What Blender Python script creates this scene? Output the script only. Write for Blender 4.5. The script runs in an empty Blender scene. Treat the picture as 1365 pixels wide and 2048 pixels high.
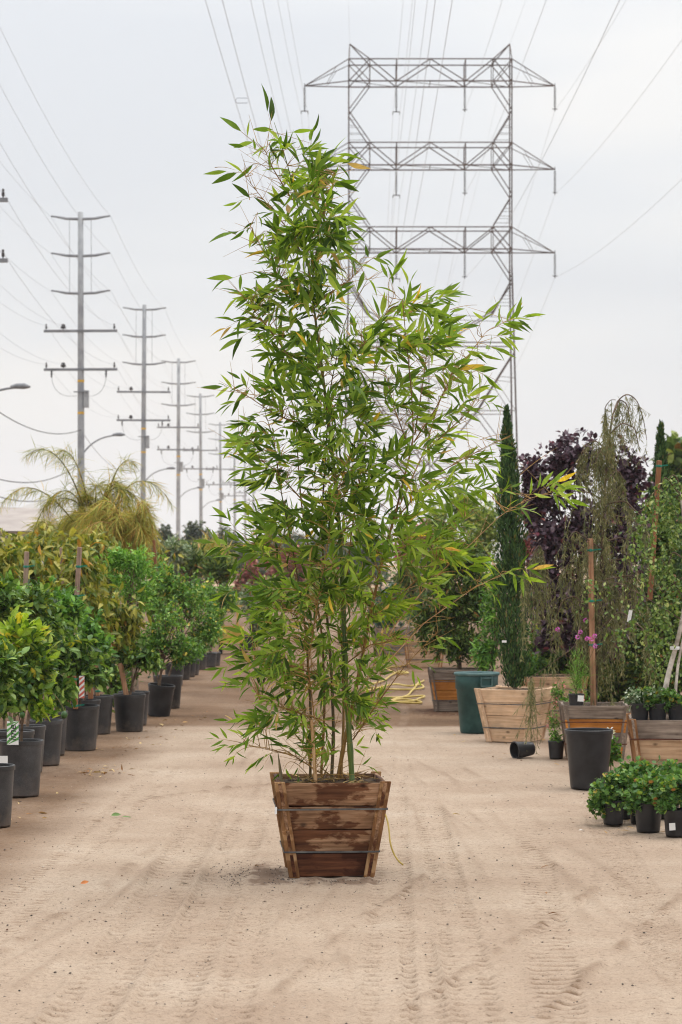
import bpy, bmesh, math, random
import numpy as np
from mathutils import Vector, Matrix

R = math.radians
rng = np.random.default_rng(7)
random.seed(7)
scene = bpy.context.scene
COL = scene.collection

# ------------------------------------------------------------------ camera, sky, sun, exposure
F, HC, HOR, CXP = 4836.0, 1.82, 1120.0, 682.5      # focal length in photo pixels, eye height, horizon row, centre column
cam_d = bpy.data.cameras.new('camera')
cam = bpy.data.objects.new('camera', cam_d); COL.objects.link(cam)
cam.location = (0, 0, HC); cam.rotation_euler = (R(90), 0, 0)
cam_d.sensor_fit = 'VERTICAL'; cam_d.sensor_height = 36.0; cam_d.lens = 36.0 * F / 2048.0
cam_d.shift_y = (HOR - 1024.0) / 2048.0
cam_d.clip_start = 0.1; cam_d.clip_end = 20000
cam_d.dof.use_dof = True; cam_d.dof.focus_distance = 13.9; cam_d.dof.aperture_fstop = 6.7
scene.camera = cam

SUN_EL, SUN_AZ = 70.0, 55.0         # degrees; azimuth clockwise from +Y: high, to the right and ahead
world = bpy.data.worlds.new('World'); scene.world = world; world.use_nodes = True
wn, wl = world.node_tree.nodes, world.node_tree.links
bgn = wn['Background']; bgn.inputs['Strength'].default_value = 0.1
sky = wn.new('ShaderNodeTexSky'); sky.sky_type = 'NISHITA'; sky.sun_disc = False
sky.sun_elevation = R(SUN_EL); sky.sun_rotation = R(SUN_AZ)
tc = wn.new('ShaderNodeTexCoord'); mp = wn.new('ShaderNodeMapping'); mp.inputs['Scale'].default_value = (1.6, 1.6, 7.5)
mp.inputs['Location'].default_value = (0.3, 0.1, 0.55)
nz = wn.new('ShaderNodeTexNoise'); nz.inputs['Scale'].default_value = 1.5; nz.inputs['Detail'].default_value = 3.0; nz.inputs['Roughness'].default_value = 0.45
rp = wn.new('ShaderNodeValToRGB')
rp.color_ramp.elements[0].position = 0.41; rp.color_ramp.elements[0].color = (5.25, 5.42, 5.65, 1)
rp.color_ramp.elements[1].position = 0.60; rp.color_ramp.elements[1].color = (6.5, 6.42, 6.25, 1)
e = rp.color_ramp.elements.new(0.5); e.color = (5.8, 5.92, 6.02, 1)
mx = wn.new('ShaderNodeMix'); mx.data_type = 'RGBA'; mx.inputs[0].default_value = 0.93
wl.new(tc.outputs['Generated'], mp.inputs['Vector']); wl.new(mp.outputs[0], nz.inputs['Vector']); wl.new(nz.outputs[0], rp.inputs[0])
wl.new(sky.outputs[0], mx.inputs[6]); wl.new(rp.outputs[0], mx.inputs[7]); 
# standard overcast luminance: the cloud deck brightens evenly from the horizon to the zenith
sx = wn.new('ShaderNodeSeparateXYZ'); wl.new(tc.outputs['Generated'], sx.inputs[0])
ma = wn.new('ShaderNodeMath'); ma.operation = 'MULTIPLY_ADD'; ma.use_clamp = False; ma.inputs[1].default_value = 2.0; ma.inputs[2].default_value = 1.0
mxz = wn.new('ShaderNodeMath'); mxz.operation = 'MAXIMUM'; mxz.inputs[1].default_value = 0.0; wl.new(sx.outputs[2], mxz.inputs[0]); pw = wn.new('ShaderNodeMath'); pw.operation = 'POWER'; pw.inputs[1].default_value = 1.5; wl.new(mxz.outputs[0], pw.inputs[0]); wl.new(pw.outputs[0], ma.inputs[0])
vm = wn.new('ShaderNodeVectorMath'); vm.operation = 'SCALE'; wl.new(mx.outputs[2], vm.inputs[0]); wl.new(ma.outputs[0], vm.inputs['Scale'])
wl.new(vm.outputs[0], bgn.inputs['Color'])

sl = bpy.data.lights.new('sun', 'SUN'); sl.energy = 1.3; sl.angle = R(38); sl.color = (1.0, 0.96, 0.9)
so = bpy.data.objects.new('sun', sl); COL.objects.link(so)
sd = Vector((math.sin(R(SUN_AZ)) * math.cos(R(SUN_EL)), math.cos(R(SUN_AZ)) * math.cos(R(SUN_EL)), math.sin(R(SUN_EL))))
so.rotation_euler = sd.to_track_quat('Z', 'Y').to_euler()
scene.view_settings.view_transform = 'Standard'; scene.view_settings.look = 'None'
scene.view_settings.exposure = 0.36; scene.view_settings.gamma = 1.0
scene.render.engine = 'CYCLES'
scene.cycles.use_denoising = True
scene.cycles.filter_width = 1.1
scene.cycles.max_bounces = 6; scene.cycles.diffuse_bounces = 3; scene.cycles.transmission_bounces = 3
scene.cycles.volume_bounces = 1; scene.cycles.volume_step_rate = 10

# ------------------------------------------------------------------ helpers
def ground_pt(px, py):
    d = F * HC / (py - HOR)
    return np.array([(px - CXP) / F * d, d, 0.0])
def pt(px, py, d):
    return np.array([(px - CXP) / F * d, d, HC + (HOR - py) / F * d])
def C(r, g, b):
    f = lambda v: ((v / 255 + 0.055) / 1.055) ** 2.4 if v > 10 else v / 255 / 12.92
    return (f(r), f(g), f(b), 1)

def raw_mesh(name, V, T, mats=(), mi=None, smooth=False, nside=3):
    V = np.asarray(V, dtype=np.float32).reshape(-1, 3); T = np.asarray(T, dtype=np.int32).reshape(-1, nside)
    me = bpy.data.meshes.new(name)
    me.vertices.add(len(V)); me.vertices.foreach_set('co', V.ravel())
    me.loops.add(T.size); me.loops.foreach_set('vertex_index', T.ravel())
    me.polygons.add(len(T)); me.polygons.foreach_set('loop_start', np.arange(0, T.size, nside, dtype=np.int32))
    for m in mats: me.materials.append(m)
    if mi is not None: me.polygons.foreach_set('material_index', np.asarray(mi, dtype=np.int32))
    me.update(calc_edges=True)
    me.polygons.foreach_set('use_smooth', np.full(len(T), bool(smooth)))
    return me

class MB:
    """collects triangles of one part"""
    def __init__(s): s.V = []; s.T = []; s.n = 0
    def add(s, V, T):
        V = np.asarray(V, float).reshape(-1, 3); s.V.append(V); s.T.append(np.asarray(T, int).reshape(-1, 3) + s.n); s.n += len(V); return s
    def quads(s, V, Q):
        Q = np.asarray(Q, int).reshape(-1, 4); return s.add(V, np.concatenate([Q[:, [0, 1, 2]], Q[:, [0, 2, 3]]]))
    def hexa(s, c8):      # 8 corners: bottom loop 0-3, top loop 4-7
        return s.quads(c8, [[3, 2, 1, 0], [4, 5, 6, 7], [0, 1, 5, 4], [1, 2, 6, 5], [2, 3, 7, 6], [3, 0, 4, 7]])
    def box(s, lo, hi):
        x0, y0, z0 = lo; x1, y1, z1 = hi
        return s.hexa([(x0, y0, z0), (x1, y0, z0), (x1, y1, z0), (x0, y1, z0), (x0, y0, z1), (x1, y0, z1), (x1, y1, z1), (x0, y1, z1)])
    def tube(s, P, r, n=6, cap=True):
        P = np.asarray(P, float); m = len(P); r = np.broadcast_to(np.asarray(r, float), (m,))
        T = np.gradient(P, axis=0); T /= np.linalg.norm(T, axis=1, keepdims=True) + 1e-12
        ref = np.array([0.0, 0, 1]) if abs(T[0, 2]) < 0.9 else np.array([1.0, 0, 0])
        V = []
        for i in range(m):
            a = np.cross(T[i], ref); a /= np.linalg.norm(a) + 1e-12; b = np.cross(T[i], a)
            ref = -np.cross(a, T[i]) if False else ref
            th = np.arange(n) * 2 * math.pi / n
            V.append(P[i] + r[i] * (np.cos(th)[:, None] * a + np.sin(th)[:, None] * b))
        V = np.concatenate(V); Q = []
        for i in range(m - 1):
            for k in range(n):
                Q.append([i * n + k, i * n + (k + 1) % n, (i + 1) * n + (k + 1) % n, (i + 1) * n + k])
        s.quads(V, Q)
        if cap:
            for e, o in ((0, -1), (m - 1, 1)):
                idx = [e * n + k for k in range(n)]; base = s.n - len(V)
                s.T.append(np.array([[base + idx[0], base + idx[k], base + idx[k + 1]] for k in range(1, n - 1)]))
        return s
    def beam(s, a, b, w, h=None):
        a = np.asarray(a, float); b = np.asarray(b, float); h = h or w
        t = b - a; t /= np.linalg.norm(t); ref = np.array([0, 0, 1.0]) if abs(t[2]) < 0.95 else np.array([1.0, 0, 0])
        x = np.cross(t, ref); x /= np.linalg.norm(x); y = np.cross(x, t)
        c = [(-1, -1), (1, -1), (1, 1), (-1, 1)]
        return s.hexa([a + x * w / 2 * i + y * h / 2 * j for i, j in c] + [b + x * w / 2 * i + y * h / 2 * j for i, j in c])
    def lathe(s, prof, n=32, c=(0, 0, 0), cap_bottom=True):
        V = []; Q = []; th = np.arange(n) * 2 * math.pi / n
        for r, z in prof: V.append(np.stack([c[0] + r * np.cos(th), c[1] + r * np.sin(th), np.full(n, c[2] + z)], 1))
        for i in range(len(prof) - 1):
            for k in range(n): Q.append([i * n + k, i * n + (k + 1) % n, (i + 1) * n + (k + 1) % n, (i + 1) * n + k])
        s.quads(np.concatenate(V), Q); return s
    def mesh(s, name, mat, smooth=False):
        return raw_mesh(name, np.concatenate(s.V), np.concatenate(s.T), [mat] if mat else [], None, smooth)
    def build(s, name, mat, parent=None, smooth=False, **kw):
        return link(name, s.mesh(name, mat, smooth), parent, **kw)

def link(name, me, parent=None, loc=None, rz=None, label=None, kind=None):
    o = bpy.data.objects.new(name, me); COL.objects.link(o)
    if parent is not None: o.parent = parent
    if loc is not None: o.location = tuple(loc)
    if rz is not None: o.rotation_euler = (0, 0, rz)
    if label: o['label'] = label
    if kind: o['kind'] = kind
    return o
def tag(o, label, cat, group=None):
    o['label'] = label; o['category'] = cat
    if group: o['group'] = group
    return o
def thing(name, label, cat, loc=(0, 0, 0), rz=0.0, group=None):
    o = bpy.data.objects.new(name, None); COL.objects.link(o); o.empty_display_size = 0.2
    o.location = tuple(float(v) for v in loc); o.rotation_euler = (0, 0, rz)
    return tag(o, label, cat, group)
def copy_tree(o, parent=None):
    c = o.copy(); COL.objects.link(c); c.parent = parent
    for ch in list(o.children): copy_tree(ch, c)
    return c
def structure(o): o['kind'] = 'structure'; return o

def chamfer(me, off=0.004):
    bm = bmesh.new(); bm.from_mesh(me)
    bmesh.ops.remove_doubles(bm, verts=bm.verts, dist=1e-6)
    bmesh.ops.dissolve_limit(bm, angle_limit=R(1), verts=bm.verts, edges=bm.edges)
    bmesh.ops.recalc_face_normals(bm, faces=bm.faces)
    bmesh.ops.bevel(bm, geom=list(bm.edges), offset=off, segments=1, affect='EDGES')
    bm.to_mesh(me); bm.free(); return me

# value noise for geometry and masks
def vnoise(x, y, seed=0):
    xi = np.floor(x).astype(np.int64); yi = np.floor(y).astype(np.int64); fx = x - xi; fy = y - yi
    fx = fx * fx * (3 - 2 * fx); fy = fy * fy * (3 - 2 * fy)
    def h(a, b):
        n = (a * 374761393 + b * 668265263 + seed * 1442695041) & 0x7fffffff
        n = ((n ^ (n >> 13)) * 1274126177) & 0x7fffffff
        return ((n ^ (n >> 16)) & 0xffff) / 65535.0
    return (h(xi, yi) * (1 - fx) + h(xi + 1, yi) * fx) * (1 - fy) + (h(xi, yi + 1) * (1 - fx) + h(xi + 1, yi + 1) * fx) * fy
def fbm(x, y, o=4, seed=0):
    t = 0; a = 0.5
    for k in range(o): t = t + a * vnoise(x * 2 ** k, y * 2 ** k, seed + k * 17); a *= 0.5
    return t / (1 - 0.5 ** o)

# ------------------------------------------------------------------ materials
class NT:
    def __init__(s, name):
        s.m = bpy.data.materials.new(name); s.m.use_nodes = True; s.t = s.m.node_tree; s.n = s.t.nodes; s.b = s.n['Principled BSDF']; s.out = s.n['Material Output']
    def add(s, ty, **kw):
        n = s.n.new('ShaderNode' + ty)
        for k, v in kw.items():
            if hasattr(n, k) and not (k in n.inputs): setattr(n, k, v)
            else: n.inputs[k].default_value = v
        return n
    def l(s, a, b): s.t.links.new(a, b)
    def ramp(s, fac, stops, interp='LINEAR'):
        r = s.n.new('ShaderNodeValToRGB'); cr = r.color_ramp; cr.interpolation = interp
        cr.elements[0].position, cr.elements[0].color = stops[0]; cr.elements[1].position, cr.elements[1].color = stops[-1]
        for p, c in stops[1:-1]: e = cr.elements.new(p); e.color = c
        s.l(fac, r.inputs[0]); return r.outputs[0]
    def mix(s, fac, a, b, blend='MIX'):
        m = s.n.new('ShaderNodeMix'); m.data_type = 'RGBA'; m.blend_type = blend
        for v, i in ((fac, 0), (a, 6), (b, 7)):
            if hasattr(v, 'links') or hasattr(v, 'is_linked'): s.l(v, m.inputs[i])
            else: m.inputs[i].default_value = v
        return m.outputs[2]
    def bump(s, h, strength=0.3, dist=0.01):
        b = s.add('Bump'); b.inputs['Strength'].default_value = strength; b.inputs['Distance'].default_value = dist
        s.l(h, b.inputs['Height']); s.l(b.outputs[0], s.b.inputs['Normal'])
    def noise(s, vec, scale, detail=4, rough=0.55):
        n = s.add('TexNoise'); n.inputs['Scale'].default_value = scale; n.inputs['Detail'].default_value = detail; n.inputs['Roughness'].default_value = rough
        if vec is not None: s.l(vec, n.inputs['Vector'])
        return n.outputs[0]
    def coords(s, scale=(1, 1, 1), rnd=True):
        tc = s.add('TexCoord'); v = tc.outputs['Object']
        if rnd:
            oi = s.add('ObjectInfo'); mu = s.add('VectorMath', operation='MULTIPLY_ADD')
            s.l(oi.outputs['Random'], mu.inputs[0]); mu.inputs[1].default_value = (13.7, 7.3, 21.1); s.l(v, mu.inputs[2]); v = mu.outputs[0]
        m = s.add('Mapping'); m.inputs['Scale'].default_value = scale; s.l(v, m.inputs['Vector']); return m.outputs[0]

def m_plain(name, a, b=None, scale=6, rough=0.7, bump=0.0, metal=0.0, spec=0.4):
    t = NT(name); v = t.coords(); b = b or a
    t.l(t.ramp(t.noise(v, scale), [(0.35, a), (0.65, b)]), t.b.inputs['Base Color'])
    t.b.inputs['Roughness'].default_value = rough; t.b.inputs['Metallic'].default_value = metal
    t.b.inputs['Specular IOR Level'].default_value = spec
    if bump: t.bump(t.noise(v, scale * 6), bump, 0.01)
    return t.m
def olive(c): return (c[0] + .14 * max(0, c[1] - c[0]), c[1], c[2] * 1.05) if c[1] > c[0] else c[:3]
def m_leaf(name, stops, rough=0.45, trans=0.3, tint=(1.3, 1.3, 0.5), gain=1.65):
    """stops: (share, colour) of leaf colours on one plant"""
    t = NT(name); g = t.add('NewGeometry'); oi = t.add('ObjectInfo')
    ad = t.add('Math', operation='ADD'); t.l(g.outputs['Random Per Island'], ad.inputs[0]); t.l(oi.outputs['Random'], ad.inputs[1])
    fr = t.add('Math', operation='FRACT'); t.l(ad.outputs[0], fr.inputs[0])
    tot = sum(p for p, _ in stops); acc = 0; st = []
    for p, c in stops: st.append((acc / tot, tuple(min(.75, v * gain) for v in olive(c)) + (1,))); acc += p
    if len(st) == 1: st.append((0.99, st[0][1]))
    col = t.ramp(fr.outputs[0], st, 'CONSTANT')
    v = t.coords(rnd=False); col = t.mix(t.ramp(t.noise(v, 30, 2), [(0.3, (0.75, 0.75, 0.75, 1)), (0.7, (1.2, 1.2, 1.2, 1))]), (0, 0, 0, 1), col) if False else col
    vr = t.ramp(t.noise(v, 9, 3), [(0.3, (0.72, 0.72, 0.72, 1)), (0.7, (1.25, 1.25, 1.25, 1))])
    col = t.mix(1.0, col, vr, 'MULTIPLY')
    t.l(col, t.b.inputs['Base Color']); t.b.inputs['Roughness'].default_value = rough; t.b.inputs['Specular IOR Level'].default_value = 0.22
    tr = t.add('BsdfTranslucent'); t.l(t.mix(1.0, col, (*tint, 1), 'MULTIPLY'), tr.inputs['Color'])
    mxs = t.add('MixShader'); mxs.inputs[0].default_value = trans
    t.l(t.b.outputs[0], mxs.inputs[1]); t.l(tr.outputs[0], mxs.inputs[2]); t.l(mxs.outputs[0], t.out.inputs['Surface'])
    return t.m
def m_wood(name, dark, mid, light, axis='x', wet=None, rough=0.75, knots=True):
    t = NT(name); sc = {'x': (1.3, 22, 22), 'z': (22, 22, 1.3)}[axis]
    v = t.coords(sc); col = t.ramp(t.noise(v, 2.2, 6, 0.65), [(0.28, dark), (0.5, mid), (0.74, light)])
    v2 = t.coords((1, 1, 1))
    col = t.mix(1.0, col, t.ramp(t.noise(v2, 4.5, 3), [(0.3, (0.72, 0.7, 0.68, 1)), (0.7, (1.2, 1.18, 1.16, 1))]), 'MULTIPLY')
    if knots:
        vo = t.add('TexVoronoi'); vo.inputs['Scale'].default_value = 1.0; t.l(t.coords((5.5, 9, 9) if axis == 'x' else (9, 9, 4)), vo.inputs['Vector'])
        col = t.mix(t.ramp(vo.outputs['Distance'], [(0.05, (0.85, 0.85, 0.85, 1)), (0.16, (0, 0, 0, 1))]), col, tuple(c * 0.35 for c in dark[:3]) + (1,))
    if wet:
        w = t.ramp(t.noise(t.coords((2.2, 5, 5)), 1.4, 5, 0.58), [(0.45, (0, 0, 0, 1)), (0.49, (1, 1, 1, 1))])
        col = t.mix(w, col, t.mix(1.0, col, wet, 'MULTIPLY'))
    t.l(col, t.b.inputs['Base Color']); t.b.inputs['Roughness'].default_value = rough; t.b.inputs['Specular IOR Level'].default_value = 0.25
    t.bump(t.noise(v, 3.0, 5), 0.5, 0.004); return t.m

M = {}
M['pot'] = NT('black_nursery_plastic')
_t = M['pot']; _v = _t.coords(); _d = _t.noise(_v, 3.0, 5, 0.65); _s = _t.noise(_v, 260, 2)
_dust = _t.mix(1.0, _t.ramp(_d, [(0.35, (0.012, 0.012, 0.014, 1)), (0.62, (0.050, 0.051, 0.056, 1)), (0.78, (0.10, 0.097, 0.092, 1))]), _t.ramp(_s, [(0.45, (0.8, 0.8, 0.8, 1)), (0.66, (1.6, 1.55, 1.5, 1))]), 'MULTIPLY')
_oi = _t.add('ObjectInfo'); _dust = _t.mix(1.0, _dust, _t.ramp(_oi.outputs['Random'], [(0, (.5, .5, .52, 1)), (1, (1.3, 1.28, 1.24, 1))]), 'MULTIPLY')
_tc = _t.add('TexCoord'); _sp = _t.add('SeparateXYZ'); _t.l(_tc.outputs['Object'], _sp.inputs[0]); _ms = _t.add('Math', operation='MULTIPLY_ADD'); _t.l(_sp.outputs[2], _ms.inputs[0]); _ms.inputs[1].default_value = -3.2
_ns = _t.add('Math', operation='MULTIPLY_ADD'); _t.l(_t.noise(_v, 9, 6, .7), _ns.inputs[0]); _ns.inputs[1].default_value = 1.6; _ns.inputs[2].default_value = -.25; _t.l(_ns.outputs[0], _ms.inputs[2])
_dust = _t.mix(_t.ramp(_ms.outputs[0], [(.15, (0, 0, 0, 1)), (.75, (.42, .42, .42, 1))]), _dust, C(128, 112, 98))
_t.l(_dust, _t.b.inputs['Base Color']); _t.b.inputs['Roughness'].default_value = 0.42; M['pot'] = _t.m
M['pot_dark'] = m_plain('fresh_black_plastic', (0.010, 0.010, 0.012, 1), (0.030, 0.030, 0.033, 1), 5, 0.38)
M['soil'] = m_plain('potting_soil', C(48, 36, 28), C(92, 72, 52), 25, 0.95, 0.8)
M['straw'] = m_leaf('straw_mulch', [(3, C(150, 122, 80)), (3, C(112, 84, 55)), (2, C(190, 160, 108)), (2, C(70, 52, 36))], 0.8, 0.1, gain=1.0)
M['redwood'] = m_wood('wet_stained_redwood_board', C(88, 62, 44), C(140, 106, 78), C(180, 148, 120), 'x', (0.40, 0.27, 0.20, 1))
M['redwood_post'] = m_wood('redwood_batten', C(104, 72, 46), C(160, 124, 86), C(190, 156, 118), 'z', (0.6, 0.5, 0.42, 1), knots=False)
M['redwood_dark'] = m_wood('soaked_redwood_board', C(46, 24, 15), C(84, 48, 29), C(118, 74, 48), 'x', (0.5, 0.4, 0.36, 1))
M['pale_board'] = m_wood('pale_pine_board', C(172, 140, 110), C(212, 180, 148), C(226, 200, 172), 'x')
M['pale_post'] = m_wood('pale_pine_batten', C(170, 140, 112), C(206, 176, 146), C(224, 198, 172), 'z', knots=False)
M['grey_board'] = m_wood('weathered_grey_board', C(92, 80, 72), C(138, 124, 112), C(172, 158, 144), 'x')
M['grey_post'] = m_wood('weathered_grey_batten', C(86, 74, 66), C(128, 114, 102), C(160, 146, 132), 'z', knots=False)
M['amber_board'] = m_wood('amber_plywood_board', C(150, 88, 34), C(190, 124, 56), C(212, 150, 80), 'x', knots=False)
M['tan_board'] = m_wood('tan_weathered_board', C(150, 116, 86), C(188, 156, 124), C(206, 178, 148), 'x')
M['brown_post'] = m_wood('brown_batten', C(96, 62, 38), C(146, 104, 68), C(172, 132, 96), 'z', knots=False)
M['stake'] = m_wood('lodge_stake_wood', C(128, 92, 66), C(166, 126, 96), C(188, 152, 122), 'z', knots=False)
M['stake_grey'] = m_wood('grey_stake_wood', C(116, 96, 84), C(154, 130, 114), C(178, 156, 140), 'z', knots=False)
M['stake_red'] = m_wood('reddish_stake_wood', C(104, 66, 44), C(146, 100, 68), C(166, 122, 90), 'z', knots=False)
M['strap'] = m_plain('galvanised_strap', C(74, 76, 78), C(112, 112, 110), 12, 0.5, 0, 0.6)
M['strap_rust'] = m_plain('rusty_strap', C(74, 40, 30), C(110, 66, 48), 12, 0.75, 0, 0.2)
M['tie'] = m_plain('green_tie_tape', C(10, 104, 84), C(30, 132, 108), 20, 0.5)
M['tag_white'] = m_plain('white_label', (0.78, 0.78, 0.76, 1), None, 5, 0.5)
M['tag_green'] = m_plain('green_label_print', C(86, 150, 72), None, 5, 0.5)
M['tag_red'] = m_plain('red_label_print', C(196, 96, 80), None, 5, 0.5)
M['ink'] = m_plain('black_ink', (0.015, 0.015, 0.015, 1), None, 5, 0.6)
M['can'] = m_plain('dark_teal_plastic', C(24, 62, 62), C(46, 84, 82), 7, 0.5, 0.05)
M['can_rim'] = m_plain('worn_teal_plastic', C(58, 90, 90), C(84, 112, 110), 9, 0.55)
M['hose'] = m_plain('yellow_hose_rubber', C(168, 142, 62), C(196, 172, 98), 8, 0.6)
M['pole'] = m_plain('grey_galvanised_pole', C(138, 140, 144), C(166, 168, 170), 1.5, 0.6)
M['arm'] = m_plain('grey_crossarm', C(112, 114, 118), C(140, 142, 146), 3, 0.6)
M['insul'] = m_plain('dark_insulator', C(42, 38, 38), C(62, 56, 54), 5, 0.4)
M['band'] = m_plain('yellow_marker_band', C(206, 158, 40), C(222, 180, 70), 5, 0.6)
M['wire'] = m_plain('aluminium_wire', C(176, 182, 192), None, 1, 0.5)
M['wire_dark'] = m_plain('dark_cable', C(52, 52, 56), None, 1, 0.6)
M['tower'] = m_plain('weathered_steel', C(58, 41, 34), C(88, 67, 56), 0.6, 0.75, 0, 0.1)
M['green_culm'] = None
def m_culm(name, a, b, c):
    t = NT(name); v = t.coords((30, 30, 2)); col = t.ramp(t.noise(v, 1.2, 4), [(0.3, a), (0.5, b), (0.72, c)])
    t.l(col, t.b.inputs['Base Color']); t.b.inputs['Roughness'].default_value = 0.4; return t.m
M['green_culm'] = m_culm('green_bamboo_culm', C(52, 72, 20), C(82, 104, 34), C(118, 124, 52))
M['brown_culm'] = m_culm('bronze_bamboo_culm', C(88, 60, 24), C(134, 98, 42), C(160, 126, 58))
M['tan_culm'] = m_culm('dry_tan_culm', C(150, 108, 70), C(186, 142, 98), C(204, 168, 124))
M['dark_culm'] = m_culm('dark_old_culm', C(44, 38, 22), C(82, 70, 34), C(112, 92, 48))
M['twig'] = m_plain('straw_twig', C(128, 96, 48), C(190, 152, 88), 30, 0.6)
M['bark'] = m_plain('grey_brown_bark', C(74, 58, 46), C(118, 98, 80), 14, 0.9, 0.6)
M['bark_white'] = m_plain('white_birch_bark', C(150, 138, 124), C(216, 206, 194), 10, 0.8, 0.3)
M['bark_green'] = m_plain('green_stem_bark', C(72, 78, 40), C(120, 104, 62), 14, 0.8, 0.3)
M['fruit'] = m_plain('green_lime_skin', C(34, 66, 24), C(62, 98, 40), 40, 0.4, 0.2)
M['pink'] = m_leaf('magenta_petals', [(2, C(206, 96, 168)), (1, C(226, 140, 190)), (1, C(170, 60, 130))], 0.6, 0.3, (1.1, .9, 1.1))
M['salmon'] = m_leaf('salmon_petals', [(2, C(214, 120, 112)), (1, C(230, 160, 150)), (1, C(96, 120, 60))], 0.6, 0.3, (1.1, 1, 1))
M['whitefl'] = m_leaf('white_petals', [(2, C(226, 222, 206)), (1, C(206, 200, 150))], 0.6, 0.2, (1, 1, 1))
M['cart'] = m_plain('faded_yellow_paint', C(184, 150, 62), C(210, 178, 92), 6, 0.6)
M['wall_white'] = m_plain('white_painted_wall', C(196, 192, 186), C(222, 218, 212), 1, 0.8)
M['roof_grey'] = m_plain('pale_roof_sheet', C(150, 140, 134), C(176, 166, 158), 1, 0.8)
M['glass'] = m_plain('dark_window_glass', C(40, 46, 54), None, 1, 0.15)

M['bamboo'] = m_leaf('bamboo_leaf', [(10, C(46, 72, 22)), (22, C(62, 92, 28)), (26, C(82, 112, 36)), (22, C(104, 132, 46)), (14, C(130, 150, 60)), (1.0, C(184, 152, 56)), (1.6, C(168, 140, 88))], 0.48, 0.45, gain=1.6)
M['bamboo_lit'] = m_leaf('lit_bamboo_leaf', [(14, C(70, 100, 30)), (26, C(94, 124, 40)), (24, C(114, 142, 50)), (10, C(140, 160, 64)), (1.6, C(196, 162, 56)), (1, C(180, 146, 88))], 0.38, 0.42, gain=1.4)  # brighter copy of the leaf colours: light painted onto right-hand leaves
M['citrus'] = m_leaf('dark_citrus_leaf', [(2.2, C(32, 60, 22)), (4.5, C(54, 86, 34)), (4.5, C(80, 110, 48)), (3.4, C(112, 136, 64)), (.3, C(150, 150, 50))], 0.32, 0.24)
M['citrus_new'] = m_leaf('fresh_citrus_leaf', [(3, C(98, 134, 40)), (4, C(128, 158, 54)), (3, C(152, 172, 72)), (2, C(60, 100, 34)), (1, C(190, 176, 66))], 0.4, 0.35, gain=1.25)
M['citrus_mid'] = m_leaf('mid_citrus_leaf', [(3, C(44, 84, 32)), (4, C(64, 108, 42)), (3, C(88, 132, 54)), (1, C(118, 152, 70))], 0.38, 0.28)
M['avocado'] = m_leaf('olive_avocado_leaf', [(3, C(84, 92, 34)), (4, C(112, 114, 46)), (3, C(138, 132, 62)), (2.4, C(64, 86, 32)), (.35, C(150, 112, 50))], 0.42, 0.28)
M['fern'] = m_leaf('bright_feathery_leaf', [(3, C(62, 110, 40)), (4, C(86, 136, 54)), (3, C(112, 158, 74)), (1, C(140, 176, 92))], 0.4, 0.32, gain=1.4)
M['round'] = m_leaf('privet_leaf', [(3, C(48, 86, 34)), (4, C(68, 108, 44)), (3, C(92, 130, 58)), (1, C(126, 148, 76)), (.4, C(176, 160, 70))], 0.38, 0.28)
M['palm'] = m_leaf('palm_leaflet', [(3, C(96, 104, 46)), (4, C(120, 124, 56)), (3, C(146, 140, 70)), (2, C(160, 134, 66))], 0.5, 0.3)
M['palm_dry'] = m_leaf('drying_palm_leaflet', [(2, C(152, 126, 60)), (3, C(166, 146, 76)), (4, C(140, 142, 64)), (4, C(116, 124, 54)), (.8, C(128, 96, 50))], 0.55, 0.25, (1.2, 1.1, .7))
M['darkshrub'] = m_leaf('dark_evergreen_leaf', [(3, C(38, 60, 26)), (4, C(56, 82, 34)), (3, C(80, 102, 46)), (2, C(110, 122, 60)), (.5, C(126, 90, 50))], 0.4, 0.2)
M['purple'] = m_leaf('purple_plum_leaf', [(3, C(44, 32, 38)), (4, C(60, 46, 54)), (3, C(80, 66, 74)), (1.2, C(104, 88, 94)), (.5, C(96, 52, 60))], 0.42, 0.15, (1.3, .8, .9))
M['cypress'] = m_leaf('cypress_scale_leaf', [(3, C(26, 50, 26)), (4, C(40, 68, 34)), (2.5, C(60, 88, 44)), (.8, C(86, 84, 44))], 0.6, 0.12)
M['weep'] = m_leaf('olive_weeping_needle', [(4, C(98, 98, 64)), (4, C(120, 118, 82)), (3, C(88, 98, 62)), (1.5, C(142, 132, 100))], 0.6, 0.2, gain=1.35)
M['birch'] = m_leaf('birch_leaf', [(3, C(58, 86, 38)), (4, C(82, 108, 52)), (3, C(108, 130, 70)), (1, C(146, 156, 100))], 0.42, 0.3, gain=1.4)
M['geranium'] = m_leaf('geranium_leaf', [(4, C(44, 80, 36)), (5, C(62, 100, 48)), (4, C(88, 126, 66)), (2, C(108, 132, 58)), (.3, C(150, 136, 60)), (.3, C(120, 84, 52))], 0.45, 0.28, gain=1.5)
M['greyleaf'] = m_leaf('grey_green_leaf', [(3, C(80, 98, 70)), (3, C(122, 134, 110)), (2, C(54, 82, 44)), (1, C(160, 166, 144))], 0.5, 0.2)
M['lightshrub'] = m_leaf('light_background_leaf', [(3, C(88, 108, 50)), (3, C(114, 130, 64)), (2, C(70, 92, 44)), (1, C(146, 148, 84))], 0.5, 0.3)
M['limeshrub'] = m_leaf('lime_background_leaf', [(3, C(132, 150, 44)), (3, C(152, 168, 60)), (1, C(110, 132, 40))], 0.5, 0.35, gain=1.2)
M['redshrub'] = m_leaf('reddish_background_leaf', [(3, C(120, 66, 66)), (3, C(140, 92, 84)), (2, C(92, 98, 50)), (1, C(160, 116, 100))], 0.5, 0.25, (1.2, .9, .9))
M['blueshrub'] = m_leaf('blue_green_leaf', [(3, C(62, 84, 72)), (3, C(84, 106, 92)), (2, C(48, 70, 54))], 0.5, 0.2)
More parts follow.
